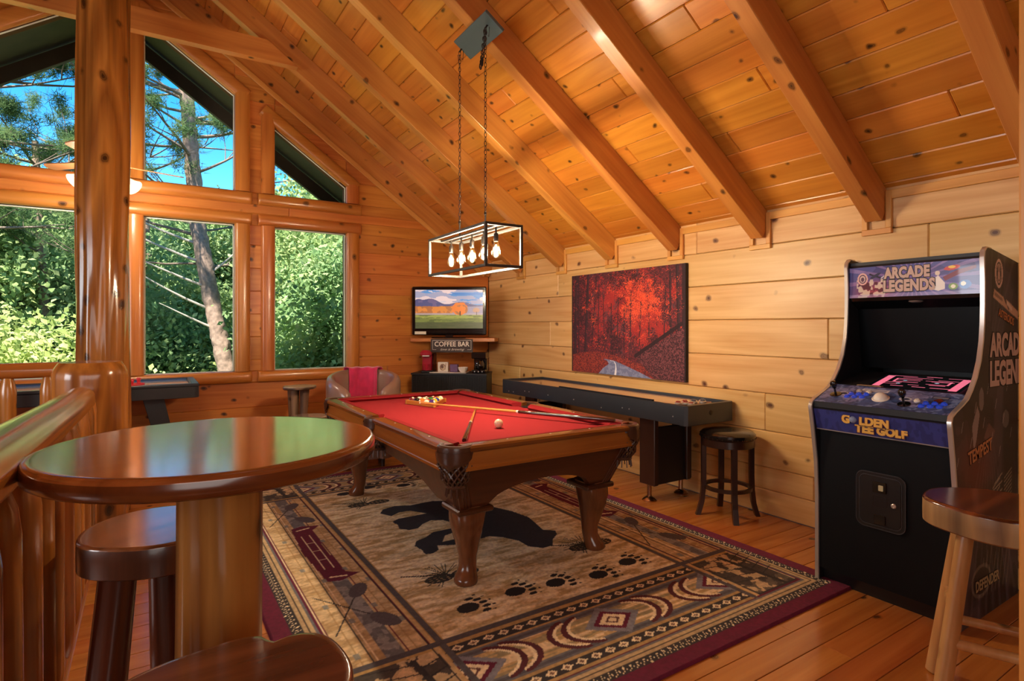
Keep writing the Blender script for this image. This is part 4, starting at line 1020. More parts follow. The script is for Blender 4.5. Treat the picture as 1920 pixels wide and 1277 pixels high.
# ------------------------------------------------------------------ swivel stools with black seats
def padded_stool(x,y,rz,label):
    e=empty('padded_stool',(x,y,0),rz=rz,label=label,cat='stool')
    s_=MB().lathe([(.16,.575),(.192,.578),(.198,.59),(.196,.61),(.175,.628),(.12,.638),(.04,.641),(.002,.641)],36).build('cushion',M_LEATH,e)
    mb=MB()
    for k in range(36):
        q=2*PI*k/36; mb.lathe([(.005,0),(.003,.0025),(.0005,.003)],6,mat=Matrix.Translation((.197*math.cos(q),.197*math.sin(q),.588))@Matrix.Rotation(q,4,'Z')@Matrix.Rotation(PI/2,4,'Y'))
    mb.build('nail_trim',M_IRON,s_,kind='stuff')
    MB().lathe([(.185,.52),(.189,.523),(.189,.572),(.185,.577),(.02,.577),(.02,.52)],36).build('seat_ring',W_ESP,e)
    for k in range(4):
        q=PI/4+k*PI/2; c_,s2=math.cos(q),math.sin(q)
        prof=[(.172,.53),(.172,.30),(.175,.20),(.186,.10),(.205,.03),(.215,0)]
        vs=[];fs=[]; t_=Vector((-s2,c_,0)); rd=Vector((c_,s2,0))
        for r_,z in prof:
            for a,b in((-.016,-.019),(.016,-.019),(.016,.019),(-.016,.019)): vs.append(rd*(r_+a)+t_*b+Vector((0,0,z)))
        for j in range(5):
            for i in range(4): fs.append((j*4+i,j*4+(i+1)%4,(j+1)*4+(i+1)%4,(j+1)*4+i))
        fs+=[(0,1,2,3),(23,22,21,20)]; MB().add(vs,fs).build('leg',W_ESP,e,smooth=False)
    n=40; vs=[];fs=[]
    for k in range(n):
        q=2*PI*k/n
        for r_,z in((.150,.20),(.172,.20),(.172,.225),(.150,.225)): vs.append((r_*math.cos(q),r_*math.sin(q),z))
    for k in range(n):
        for j in range(4): fs.append((k*4+j,k*4+(j+1)%4,((k+1)%n)*4+(j+1)%4,((k+1)%n)*4+j))
    MB().add(vs,fs).build('foot_ring',W_ESP,e,ang=40); return e
padded_stool(3.625,2.70,.12,'round black padded stool with flared legs at the near end of the shuffleboard')
ps2=padded_stool(3.06,4.95,.5,'black padded stool mostly hidden behind the pool table below the shuffleboard'); ps2.location.z=.015

# ------------------------------------------------------------------ arcade cabinet (front faces -X)
AX,AY0,AY1=3.11,1.09,1.75
ac=empty('arcade_cabinet',(AX,(AY0+AY1)/2,0),label='black upright arcade cabinet with lit-up marquee art, blue control panel and chrome edging',cat='arcade game')
prof=[(0,.0),(0,.46),(-.012,.66),(-.035,.80),(-.062,.935),(-.068,.965),(-.058,.99),(-.02,1.008),(.06,1.035),(.115,1.058),(.165,1.10),(.215,1.155),(.262,1.235),(.292,1.33),(.305,1.42),(.31,1.51),(.31,1.62),(.302,1.735),(.308,1.765),(.335,1.785),(.39,1.782),(.745,1.735),(.745,.0)]
def side_art():
    r=Ras(.82,1.80,165,360,'15131a'); 
    n=r.noise(.16,.3,3,5); r.put((n>.52).astype(float),'2b2530',.8); r.put((n>.62).astype(float),'4a4048',.6)
    m=np.exp(-(((r.X-.26)/.22)**2+((r.Y-.72)/.22)**2)); r.put(m,'6b221c',.85)
    for k in range(9):      # rays
        a=math.radians(60+k*8); r.poly([(.42,.98),(.42+.9*math.cos(-a)*.8,.98-1.1*math.sin(a)),(.42+.9*math.cos(-a-.04)*.8,.98-1.1*math.sin(a+.04))],'8a8088',.25)
    for k in range(9):
        a=math.radians(50+k*11); r.poly([(.42,1.2),(.42+.6*math.cos(a),1.2+.8*math.sin(a)),(.42+.6*math.cos(a+.05),1.2+.8*math.sin(a+.05))],'6a5c66',.35)
    r.ell(.55,1.665,.052,.072,'d9b8a8'); r.ell(.55,1.665,.040,.058,'241c22'); r.ell(.55,1.665,.034,.05,'b99a8c'); r.ell(.55,1.665,.026,.040,'241c22'); r.ell(.55,1.655,.013,.026,'c9a898'); r.ell(.55,1.69,.010,.012,'c9a898')
    r.poly([(.475,1.545),(.49,1.585),(.70,1.52),(.83,1.47),(.83,1.43),(.69,1.475)],'c9a084'); r.poly([(.49,1.555),(.495,1.572),(.60,1.54),(.595,1.525)],'8a6a58'); r.line(.62,1.545,.68,1.49,.012,'2a2026'); r.line(.66,1.52,.72,1.49,.02,'e0c4b0')
    # abstract figure shapes and stripes lower down
    r.poly([(.22,.93),(.28,1.02),(.31,.98),(.27,.86),(.24,.80)],'a9968c',.8); r.ell(.33,1.05,.03,.055,'9c8a80',.7); r.poly([(.36,.86),(.42,.93),(.50,.88),(.45,.82)],'7c5348',.7)
    r.ell(.64,.93,.045,.045,'a89a8a',.5)
    for k in range(12): r.line(.45+.02*(k%3),.42+.018*k,.56+.03*(k%2),.44+.02*k,.006,'b5a888',.8)
    for k in range(10): r.line(.62,.45+.02*k,.72,.49+.02*k,.006,'b5a888',.7)
    r.poly([(.1,.52),(.2,.66),(.24,.5),(.2,.35)],'56626c',.6)
    for k in range(8): r.line(.30+.05*k,.10,.36+.05*k,.28+.03*(k%3),.01,'8c7d6a',.5)
    r.ell(.33,.18,.12,.08,'9a8a70',.5); r.ell(.33,.18,.10,.062,'17141a')
    for k in range(14): r.line(.05+.05*k,.75+.4*((k*7)%5)/5,.07+.05*k,.80+.4*((k*7)%5)/5,.004,'d8d0c8',.6)
    return r
ART=vcol('printed vinyl art',.45); ARTN=vcol('matt printed panel',.5)
art=side_art(); cl=lin
for s_,y0 in ((-1,AY0-1.42),(1,AY1-1.42-.02)):
    MB().prism([(x,z) for x,z in prof],0,.02,.0,mat=Matrix.Translation((0,y0+.02,0))@XZ).build('side_panel',M_BLACK,ac,smooth=False)
# vinyl art cut to the right-hand panel's outline
idx=np.zeros(art.X.shape,bool); pm=art.polym([(x+.07,z) for x,z in prof])>.5
ids=np.arange(art.nx*art.ny).reshape(art.ny,art.nx); q=pm[:-1,:-1]&pm[1:,:-1]&pm[:-1,1:]&pm[1:,1:]
F=np.stack([ids[:-1,:-1],ids[:-1,1:],ids[1:,1:],ids[1:,:-1]],-1)[q]
V=np.stack([art.X-.07,np.full(art.X.shape,AY0-1.42-.0012),art.Y],-1).reshape(-1,3)
used=np.unique(F); remap=np.zeros(len(V),int); remap[used]=np.arange(len(used))
quick_mesh('side_art',V[used],remap[F],ART,ac,colours=art.lin()[used])
# chrome T-moulding
for y0 in (AY0-1.42+.01,AY1-1.42-.01):
    pts=[(x-.0,y0,z) for x,z in prof[:-2]]
    mb=MB(); vs=[];fs=[]
    P=[Vector((x,0,z)) for x,z in prof[:-2]]
    for i,p in enumerate(P):
        t=(P[min(i+1,len(P)-1)]-P[max(i-1,0)]).normalized(); nrm=Vector((-t.z,0,t.x))
        for a,b in((-.001,-.0115),(.005,-.009),(.005,.009),(-.001,.0115)): vs.append(p+nrm*a+Vector((0,y0+b,0)))
    for i in range(len(P)-1):
        for j in range(4): fs.append((i*4+j,i*4+(j+1)%4,(i+1)*4+(j+1)%4,(i+1)*4+j))
    fs+=[(0,1,2,3),tuple((len(P)-1)*4+j for j in (3,2,1,0))]
    MB().add(vs,fs).build('chrome_edging',M_CHROME,ac,ang=45)
yi0,yi1=AY0-1.42+.02,AY1-1.42-.02; yw=yi1-yi0; ym=(yi0+yi1)/2
def acpoly(name,pts,t,m,par=ac):      # strip across the cabinet from (x,z) points
    MBx=MB(); n=len(pts); vs=[]
    P=[Vector((x,0,z)) for x,z in pts]
    for yy in (yi0,yi1):
        for i,p in enumerate(P): vs.append((p.x,yy,p.z))
        for i,p in enumerate(P[::-1]): vs.append((p.x+t[0],yy,p.z+t[1]))
    m_=2*n; fs=[(i,(i+1)%m_,(i+1)%m_+m_,i+m_) for i in range(m_)]+[tuple(range(m_))[::-1],tuple(range(m_,2*m_))]
    return MBx.add(vs,fs).build(name,m,par,smooth=False)
acpoly('front_panel',[(.004,.08),(.004,.84)],(.02,0),mat('black front laminate','08090c',.55,noise=.2,nscale=300,spec=.2))
acpoly('kick_plate',[(.05,.0),(.03,.08)],(.02,0),M_BLACK)
acpoly('top_panel',[(.33,1.765),(.74,1.725)],(0,-.02),M_BLACK)
acpoly('back_panel',[(.742,.0),(.742,1.73)],(-.02,0),M_BLACK)
acpoly('marquee_frame',[(.335,1.76),(.325,1.735)],(.02,0),M_BLACK)
acpoly('speaker_panel',[(.325,1.562),(.33,1.543),(.42,1.50)],(0,.015),M_GLOSSB)
acpoly('bezel_glass',[(.42,1.50),(.46,1.16)],(.01,0),mat('smoked bezel glass','050608',.3,spec=.15))
acpoly('monitor_shroud',[(.15,1.066),(.46,1.136)],(0,-.02),M_BLACK)
MB().lathe([(.03,.0),(.034,.004),(.02,.01)],20,mat=Matrix.Translation((.345,ym-.02,1.537))@Matrix.Rotation(PI,4,'X')).build('speaker',M_CHROME,ac)
# marquee: purple starburst print, plain shapes at both sides
r=Ras(yw,.172,300,84,'3a3c72'); n=r.noise(.12,.05,3,4); r.put((n>.5).astype(float),'565a9a',.6); cxm,cym=yw*.53,.09
for k in range(26):
    a=2*PI*k/26; r.poly([(cxm,cym),(cxm+.5*math.cos(a),cym+.5*math.sin(a)),(cxm+.5*math.cos(a+.07),cym+.5*math.sin(a+.07))],'c59ac8',.45)
m=np.exp(-(((r.X-cxm)/.16)**2+((r.Y-cym)/.06)**2)); r.put(m,'8c5aa0',.5)
m=np.exp(-(((r.X-.13)/.10)**2+((r.Y-.03)/.06)**2)); r.put(m,'a02c3c',.9)
nn=r.noise(.02,.02,2,8); m=((r.X>.04)&(r.X<.19)&(r.Y<.10+.0*r.X)).astype(float)*(nn>.52)
r.put(m,'d9c4a8',.85); m=((r.X>.05)&(r.X<.18)&(r.Y<.085)).astype(float)*(nn<.42); r.put(m,'541822',.9)
r.line(.11,.13,.17,.105,.008,'1c1c28'); r.line(.17,.105,.19,.12,.006,'c9c0c8'); r.ell(.14,.12,.03,.008,'2a2c44',rot=.5)
r.ell(.072,.105,.028,.034,'d8a8a0'); r.ell(.072,.105,.020,.025,'4a3048'); r.ell(.072,.105,.015,.019,'d0b0a8'); r.ell(.072,.103,.009,.013,'5a3a50')
# generic saucer, pale running shape, green and blue blobs
r.ell(.50,.135,.035,.012,'c23c28',rot=.15); r.ell(.50,.139,.016,.007,'f0c040'); r.poly([(.46,.09),(.53,.125),(.60,.14),(.60,.125),(.53,.10),(.47,.07)],'7a1c26')
r.poly([(.41,.03),(.43,.06),(.42,.085),(.44,.10),(.455,.08),(.47,.06),(.47,.03),(.44,.02)],'e2d4c8'); r.ell(.437,.112,.011,.012,'d8c0ac')
r.ell(.505,.04,.020,.017,'7a9a40'); r.ell(.505,.04,.010,.010,'e8e0c0'); r.ell(.555,.048,.026,.022,'4a7cc0'); r.ell(.548,.052,.011,.011,'f0ecd8')
r.put((r.Y<.018).astype(float),'b8a8c8',.5)
r.X=r.X[:, ::1]
mq=ras_mesh('marquee',r,(.322,yi1,1.563),(0,-1,0),(.0,0,1),vcol('backlit marquee',.25,emit=.12,coat=.5),ac)
M_LET=mat('silver lettering','c9a798',.4); M_OUT=mat('black outline','0e0c10',.5)
def arctext(name,body,size,loc,rot,sx,bold,m1=M_LET,m2=M_OUT,gap=.0006,nrm=(-1,0,0),ob=.0,parent=ac,spacing=1.0,shear=0,edge=.003):
    l=Vector(loc); n_=Vector(nrm)
    text(name+'_outline',body,size,m2,parent,l,rot,.0003,bold+edge,sx=sx,spacing=spacing,shear=shear)
    return text(name,body,size,m1,parent,l+n_*gap,rot,.0004,bold,sx=sx,spacing=spacing,shear=shear)
RF=(PI/2,0,-PI/2)
arctext('marquee_lettering','ARCADE',.078,(.3205,1.435-1.42,1.689),RF,.68,.0045,edge=.004,spacing=1.06)
arctext('marquee_lettering','LEGENDS',.082,(.3205,1.427-1.42,1.618),RF,.68,.0046,edge=.004,spacing=1.06)
# side lettering
RS=(PI/2,0,0)
arctext('side_lettering','ARCADE',.155,(.375+.215,AY0-1.42-.0022,1.302),RS,.74,.007,nrm=(0,-1,0),edge=.006)
arctext('side_lettering','LEGENDS',.165,(.36+.255,AY0-1.42-.0022,1.160),RS,.74,.007,nrm=(0,-1,0),edge=.006)
M_OR=mat('orange lettering','c27a48',.5)
arctext('side_lettering','ASTEROIDS',.055,(.575,AY0-1.42-.0022,1.445),(PI/2,math.radians(14),0),.75,.001,m1=M_OR,nrm=(0,-1,0),edge=.002)
arctext('side_lettering','TEMPEST',.085,(.245,AY0-1.42-.0022,.800),(PI/2,math.radians(-9),0),.85,.002,m1=M_OR,nrm=(0,-1,0),edge=.003)
arctext('side_lettering','DEFENDER',.07,(.33,AY0-1.42-.0022,.16),RS,.85,.002,m1=mat('tan lettering','a08860',.5),nrm=(0,-1,0),edge=.003)
# control panel art and fittings
cp0=Vector((-.052,0,.994)); cp1=Vector((.155,0,1.075)); cdir=(cp1-cp0); cl_=cdir.length; cdir.normalize(); cn=Vector((-cdir.z,0,cdir.x))
acpoly('control_panel',[(cp0.x,cp0.z),(cp1.x,cp1.z)],(0,-.03),M_BLACK)
r=Ras(yw,cl_,260,90,'3f5488'); n=r.noise(.10,.05,4,6); r.put((n>.5).astype(float),'8fa0c8',.6); r.put((n>.6).astype(float),'2a3866',.7); n=r.noise(.2,.2,2,16); r.put((n>.6).astype(float),'a090b8',.5)
n=r.noise(.012,.012,1,6); r.put((n>.62).astype(float),'1f2a4c',.5)
for x,y in ((.10,.12),(.40,.12)): r.ell(x,y,.028,.020,'c9c4cc'); r.ell(x,y,.020,.013,'3a3c58')
r.rect(.17,.165,.30,.195,'c4c0c8'); r.rect(.18,.17,.29,.19,'8a8aa0',.7); r.rect(.50,.15,.57,.178,'2a2a3c'); r.rect(.505,.155,.565,.173,'a8a8b8',.6)
o0=cp0+cn*.0012; ras_mesh('panel_overlay',r,(o0.x,yi1,o0.z),(0,-1,0),tuple(cdir),ART,ac)
def cpt(u,v,h=0): p=cp0+cdir*v+cn*h; return Vector((p.x,yi1-u,p.z))
cq=cn.to_track_quat('Z','Y').to_matrix().to_4x4()
M_BLUE=mat('clear blue button','1638b8',.1,coat=1); M_BLUE.node_tree.nodes['Principled BSDF'].inputs['Emission Color'].default_value=(.02,.08,.6,1); M_BLUE.node_tree.nodes['Principled BSDF'].inputs['Emission Strength'].default_value=.25
def fit(name,prof_,u,v,m,n=20): return MB().lathe(prof_,n,mat=Matrix.Translation(cpt(u,v))@cq).build(name,m,ac)
for u,v in ((.07,.10),(.415,.065)):
    fit('joystick',[(.030,.002),(.028,.004),(.006,.006),(.005,.035),(.010,.040),(.017,.056),(.018,.068),(.012,.078),(.001,.081)],u,v,M_GLOSSB)
bt_=[(.014,.001),(.014,.006),(.010,.008),(.009,.012),(.001,.013)]
for (u0,v0) in ((.135,.085),(.49,.06)):
    for i in range(3):
        for j in range(2): fit('button',bt_,u0+.036*i+.008*j,v0+.032*j+(.004*i),M_BLUE,14)
for u in (.165,.215): fit('button',bt_,u,.155,mat('white button','d8d0c0',.2),14)
fit('button',bt_,.455,.11,M_WHITE,14)
fit('trackball',[(.040,.001),(.040,.004),(.033,.006),(.030,.016),(.020,.027),(.010,.031),(.001,.032)],.295,.10,M_WHITE,28)
fit('coin_button',[(.02,.001),(.02,.008),(.001,.008)],.54,.125,mat('amber switch','6a2c14',.3),4)
MB().box((.155,ym+.12,1.082),(.03,.12,.004)).build('instruction_card',mat('tan card','8a6a48',.5),ac,smooth=False)
# screen showing a pink maze
r=Ras(.42,.33,210,110,'060608'); pk='e0708c'
r.rect(.02,.03,.055,.30,pk); r.rect(.365,.03,.40,.30,pk)
for x0,x1,y in ((.10,.16,.06),(.20,.26,.06),(.28,.37,.06),(.05,.12,.10),(.17,.22,.10),(.05,.13,.14),(.10,.18,.27),(.18,.24,.27),(.26,.33,.12),(.08,.2,.2),(.25,.35,.2),(.27,.36,.24),(.05,.16,.30),(.20,.27,.31),(.3,.4,.30)): r.rect(x0,y,x1,y+.008,pk)
r.rect(.08,.16,.20,.168,pk); r.rect(.08,.16,.09,.24,pk); r.rect(.08,.235,.2,.243,pk); r.rect(.24,.14,.34,.148,pk); r.rect(.33,.14,.34,.22,pk); r.rect(.22,.215,.34,.223,pk)
for x,y in ((.13,.2),(.28,.18),(.12,.12)): r.ell(x,y,.01,.008,'9ab0c8')
mt_=vcol('arcade screen',.2,emit=.9)
ras_mesh('screen_picture',r,(.165,1.565-1.42,1.079),(0,-1,0),(.235/.33,0,.053/.33),mt_,ac)
# blue strip with lettering
r=Ras(yw+.0,.128,200,40,'2c3272'); n=r.noise(.02,.05,2,3); r.put((n>.5).astype(float),'3b4490',.6); r.put((r.Y>.12).astype(float),'0a0a10'); r.put((r.Y<.004).astype(float),'a89a90')
ux=Vector((-.052+.014,0,.965-.84)); Lx=ux.length; ux/=Lx
ras_mesh('blue_front_strip',r,(-.020,yi1,.84),(0,-1,0),(ux.x,0,ux.z),ARTN,ac)
tilt=math.atan2(-ux.x,ux.z)
M_GOLD=mat('gold lettering','e8b04a',.4); M_DOL=mat('maroon outline','5a1a1c',.5)
RG=(PI/2,tilt*0,-PI/2)
def strip(z,off=.002): return -.020+ux.x/ux.z*(z-.84)-off
arctext('strip_lettering','G   LDEN',.058,(strip(.915)-.004,1.470-1.42,.917),RG,.95,.0034,M_GOLD,M_DOL,edge=.0035)
arctext('strip_lettering','TEE GOLF',.054,(strip(.872)-.004,1.402-1.42,.876),RG,1.0,.0034,M_GOLD,M_DOL,edge=.0035)
MB().lathe(sphere_prof(.0175,10),16,c=(strip(.915)-.001,1.527-1.42,.919)).build('golf_ball_emblem',mat('dimpled ball print','8a98b8',.4,noise=.3,nscale=200),ac)
# coin door
cd=MB()
def rrect(w_,h_,r_,n=6):
    o=[]
    for cx,cy,a0 in ((w_/2-r_,h_/2-r_,0),(-w_/2+r_,h_/2-r_,90),(-w_/2+r_,-h_/2+r_,180),(w_/2-r_,-h_/2+r_,270)):
        for k in range(n+1): a=math.radians(a0+90*k/n); o.append((cx+r_*math.cos(a),cy+r_*math.sin(a)))
    return o
FR=Matrix.Translation((.006,-.003,.518))@Matrix(((0,0,-1,0),(-1,0,0,0),(0,1,0,0),(0,0,0,1)))     # (u right, v up, out)
M_DOORB=mat('coin door black','101013',.3,coat=.4); M_RIM=mat('worn door rim','55565a',.3,metal=.6)
fr_=MB().prism(rrect(.232,.285,.04),0,.010,.003,mat=FR).build('coin_door',M_DOORB,ac,ang=30)
def ring(name,w_,h_,r_,z,m,par,rad=.0022):
    MB().tube([tuple(FR@Vector((x,y,z))) for x,y in rrect(w_,h_,r_)],rad,5,closed=True).build(name,m,par)
ring('door_rim',.228,.281,.038,.011,M_RIM,fr_); ring('door_rim',.196,.25,.03,.011,M_RIM,fr_)
MB().prism(rrect(.19,.244,.028),.010,.014,.001,mat=FR).build('door_leaf',M_DOORB,fr_,ang=30)
MB().prism(rrect(.062,.055,.004,3),.014,.022,.001,mat=FR@Matrix.Translation((0,.072,0))).build('coin_slot',M_GLOSSB,fr_,smooth=False)
MB().prism(rrect(.022,.028,.003,3),.022,.024,0,mat=FR@Matrix.Translation((.008,.07,0))).build('slot_light',emitm('lit coin slot','a89870',.15),fr_,smooth=False)
ring('slot_rim',.064,.057,.004,.014,M_IRON,fr_,.0012)
MB().prism(rrect(.052,.048,.004,3),.014,.020,.001,mat=FR@Matrix.Translation((0,-.092,0))).build('coin_return',M_GLOSSB,fr_,smooth=False)
MB().lathe([(.012,.013),(.012,.019),(.007,.022),(.006,.020),(.001,.02)],18,mat=FR@Matrix.Translation((.064,-.006,0))).build('lock',M_CHROME,fr_)

# ------------------------------------------------------------------ canvas print on the right wall
cv=MB().box((0,0,0),(.034,1.545,1.02),.002).build('canvas_print',mat('black canvas edge','1a1216',.7),loc=(XW-.017,(4.83+3.285)/2,1.431),smooth=False)
tag(cv,'large canvas print of a winding road through red autumn trees on right wall','picture')
r=Ras(1.541,1.016,560,370,'3a1820')
def blob(cx,cy,sx,sy): return np.exp(-(((r.X-cx)/sx)**2+((r.Y-cy)/sy)**2))
def wn(a,b,s): return r.noise(a,b,4,s)
n=wn(.25,.35,1); r.put((n>.48).astype(float),'54202a',.6); sp=r.noise(.012,.012,1,2); n2=wn(.12,.12,3)
r.put((sp>.6).astype(float),'7a2a34',.6)
mred=np.clip(blob(.95,.72,.42,.30)+blob(.45,.68,.28,.28)*.6+blob(1.05,.45,.3,.2)*.6,0,1)
sp=r.noise(.007,.007,2,62); k=((n2+.8*sp+mred*.45)>1.22).astype(float); r.put(k,'b02a26',.85)
k=((wn(.10,.07,5)+.7*r.noise(.006,.006,1,6)+blob(.98,.72,.36,.25)*.4)>1.26).astype(float); r.put(k,'e8502c',.9)
k=((wn(.09,.12,15)+.6*r.noise(.004,.02,1,26)+blob(.60,.55,.30,.2)*.2)>1.12).astype(float); r.put(k,'4a4450',.5)
trk=[(.05,.05,1.01,.035,.03),(.22,.18,1.0,.038,.05),(.33,.3,.98,.016,.07),(.12,.10,1.0,.018,-.01),(.42,.28,.9,.012,.02),(.52,.25,.8,.012,-.02),(.62,.25,.7,.012,.0),(.70,.25,.75,.012,.02),(.80,.25,.65,.014,.0),(.88,.3,.8,.018,.01),(1.0,.3,.7,.012,.02),(1.12,.33,.6,.01,0),(1.47,.35,1.0,.035,-.02),(1.38,.3,.95,.022,-.01),(1.52,.3,1.01,.03,0),(1.30,.35,.85,.014,.02)]
for x,y0,y1,w_,ln in trk: r.line(x,y0,x+ln,y1,w_,'2a161e',.85); r.line(x+w_*.2,y0,x+ln+w_*.2,y1,w_*.25,'6a4a58',.4)
for k in range(40):
    x=random.uniform(.1,1.4); y=random.uniform(.3,.95); r.line(x,y,x+random.uniform(-.15,.15),y+random.uniform(.05,.15),.005,'23131a',.7)
k=((wn(.09,.06,25)+.75*r.noise(.006,.006,1,36)+blob(1.02,.70,.30,.25)*.38+blob(.35,.6,.1,.2)*.25)>1.34).astype(float); r.put(k,'f0603a',.85)
gm=(r.Y<(.17+.05*np.sin(r.X*4))).astype(float); r.put(gm,'5a2024'); r.put(gm*(r.noise(.007,.006,1,46)>.5),'a8402c',.8)
bank=r.polym([(.95,.19),(1.55,.48),(1.56,-.01),(1.2,-.01)]); r.put(bank,'3c1c24'); r.put(bank*(r.noise(.007,.007,2,47)>.55),'8a4a50',.8); r.line(.95,.2,1.5,.5,.035,'24121a',.9)
r.poly([(.42,-.01),(.50,.06),(.585,.105),(.56,.135),(.50,.150),(.53,.152),(.66,.14),(.82,.10),(1.0,.05),(1.19,-.01)],'6d7494')
rm=r.polym([(.42,-.01),(.50,.06),(.585,.105),(.56,.135),(.66,.14),(.82,.10),(1.0,.05),(1.19,-.01)]); r.put(rm*(r.noise(.03,.02,3,57)>.52),'8f96b4',.6)
r.poly([(.66,-.01),(.69,-.01),(.695,.06),(.685,.11),(.66,.135),(.655,.135),(.678,.10),(.675,.06)],'e6e6ea'); r.poly([(.60,.142),(.655,.137),(.66,.133),(.60,.138)],'dfe0e6')
r.put(((r.X<.02)|(r.X>1.525)).astype(float),'1c1016',.7)
ras_mesh('printed_picture',r,(-.0185,.7705,-.508),(0,-1,0),(0,0,1),vcol('canvas ink',.75),cv)

# ------------------------------------------------------------------ corner: shelf, television, sign, coffee cabinet
T2=math.radians(-32.6); u_=Vector((math.cos(T2),math.sin(T2))); v_=Vector((-math.sin(T2),math.cos(T2)))
shp=[(2.722,6.568),(3.589,6.014),(3.70,6.12),(3.885,6.40),(3.885,6.665),(2.76,6.665)]
sh=MB().prism([(x-3.3,y-6.4) for x,y in shp],-.045,.0,.003).build('corner_shelf',W_CASX,loc=(3.3,6.4,1.256),smooth=False)
tag(sh,'pine corner shelf board beneath the television','shelf')
tv=empty('television',(3.12,6.314,1.256),rz=T2,label='flat television on the corner shelf showing an orange tree in a misty field',cat='television')
MB().box((0,.03,.335),(.917,.055,.595),.012).build('housing',M_GLOSSB,tv,smooth=False)
MB().box((0,.075,.32),(.6,.06,.4),.02).build('rear_housing',M_BLACK,tv,smooth=False)
MB().box((0,.0,.355),(.86,.008,.50),.003).build('screen_surround',M_GLOSSB,tv,smooth=False)
MB().box((.0,-.004,.068),(.83,.012,.035),.005).build('lower_bezel',M_GLOSSB,tv,smooth=False)
MB().box((0,.03,.018),(.09,.05,.05)).build('neck',M_GLOSSB,tv,smooth=False); MB().box((0,.03,.006),(.42,.16,.012),.004).build('foot',M_GLOSSB,tv,smooth=False)
MB().box((-.35,-.012,.064),(.14,.003,.035)).build('energy_sticker',mat('paper sticker','d8ccb8',.6),tv,smooth=False)
r=Ras(.83,.475,200,116,'4a86c8'); n=r.noise(.35,.05,4,2); n3=r.noise(.25,.06,3,4); sky=(r.Y>.30)
r.put(((r.Y>.38)).astype(float),'5a92cc',.5); r.put((sky&(n>.5)).astype(float),'a9a4bc',.8); r.put((sky&(n3>.56)).astype(float),'e2d0d0',.8); r.put((sky&(n<.36)).astype(float),'3a78c4',.8)
mt2=.305+.055*np.exp(-((r.X-.22)/.12)**2)+.045*np.exp(-((r.X-.02)/.06)**2)+.02*np.sin(r.X*14); r.put((r.Y<mt2).astype(float),'4c4f7c'); n4=r.noise(.06,.05,3,7); r.put(((r.Y<mt2)&(n4>.55)).astype(float),'6d6288',.7)
tl=.255+.012*r.noise(.03,.2,2,9); r.put((r.Y<.27).astype(float),'9a93a8',.8); r.put(((r.Y<tl+.012)&(r.X<.46)).astype(float),'a86a3a'); r.put(((r.Y<tl+.01)&(r.X<.46)&(n4>.5)).astype(float),'d0883c',.8)
r.put((r.Y<.19).astype(float),'a39aa6',.9); r.put((r.Y<.168).astype(float),'8f9a4a'); r.put((r.Y<.12).astype(float),'6b7838'); r.put((r.Y<.075).astype(float),'4a5030'); n5=r.noise(.1,.012,3,3); r.put(((r.Y<.168)&(n5>.55)).astype(float),'3c4828',.5)
r.put((((r.X-.545)/.10)**2+((r.Y-.245)/.078)**2+.5*(r.noise(.02,.02,2,12)-.5)<1).astype(float),'d8782c'); r.put(((((r.X-.565)/.08)**2+((r.Y-.23)/.065)**2<1)&(n4>.52)).astype(float),'a86a3c'); r.line(.55,.16,.55,.21,.010,'3c2a22')
r.put((((r.X-.75)/.045)**2+((r.Y-.225)/.028)**2+.8*(r.noise(.02,.02,2,13)-.5)<1).astype(float),'b58a6a',.8); r.line(.752,.165,.752,.205,.006,'5a4a4a')
ras_mesh('screen_picture',r,(-.415,-.0052,.118),(1,0,0),(0,0,1),vcol('lit screen',.3,emit=.55),tv)
sg=empty('wall_sign',(3.135,6.268,1.163),rz=T2,label='dark COFFEE BAR sign hanging from the corner shelf edge',cat='sign')
MB().box((0,.004,0),(.515,.02,.165),.002).build('board',mat('dark stained sign board','3a2a26',.6,noise=.2),sg,smooth=False)
M_CREAM=mat('cream paint','e8dccb',.6)
text('lettering','COFFEE BAR',.083,M_CREAM,sg,(0,-.0075,.018),RS,.0005,.0012,sx=.92)
text('lettering','love is brewing',.038,M_CREAM,sg,(0,-.0075,-.045),RS,.0005,-.0002,sx=1.25,shear=.5)
mb=MB()
for x0,x1,z in ((-.235,.235,.064),(-.235,-.19,-.047),(.19,.235,-.047)): mb.box(((x0+x1)/2,-.007,z),(x1-x0,.001,.003))
for x in(-.235,.235): mb.box((x,-.007,.0085),(.003,.001,.111))
mb.build('painted_border',M_CREAM,sg,smooth=False)
A3=math.radians(-40); cbn=empty('coffee_cabinet',(2.962,6.009,0),rz=A3,label='black cabinet with fluted doors standing diagonally in the corner under the sign',cat='cabinet')
w_=.899; M_CABB=mat('matt black paint','1b1a1c',.5)
MB().box((0,.19,.84),(w_+.01,.39,.02),.002).build('cabinet_top',M_CABB,cbn,smooth=False); MB().box((0,.20,.45),(w_,.36,.76),.002).build('body',M_CABB,cbn,smooth=False)
mb=MB()
for sx in(-1,1):
    d=MB().box((sx*w_/4,.012,.46),(w_/2-.006,.016,.72),.002).build('door',M_CABB,cbn,smooth=False)
    mb=MB()
    for k in range(27): mb.lathe([(.0065,.105),(.0065,.815)],6,c=(sx*w_/4-.205+.0158*k,.003,0))
    mb.build('fluting',M_CABB,d,kind='stuff')
for sx in(-1,1):
    for y in(.05,.33): MB().lathe([(.012,0),(.018,.08)],10,c=(sx*(w_/2-.05),y,0)).build('leg',M_CABB,cbn)
def oncab(x,y,z=.85):
    c_,s_=math.cos(A3),math.sin(A3); return (2.962+x*c_-y*s_,6.009+x*s_+y*c_,z)
M_REDP=mat('glossy red plastic','a31c30',.18,coat=.6)
e=empty('coffee_brewer',oncab(-.30,.16),rz=A3+.2,label='red single-cup coffee brewer at the left end of the black cabinet',cat='coffee maker')
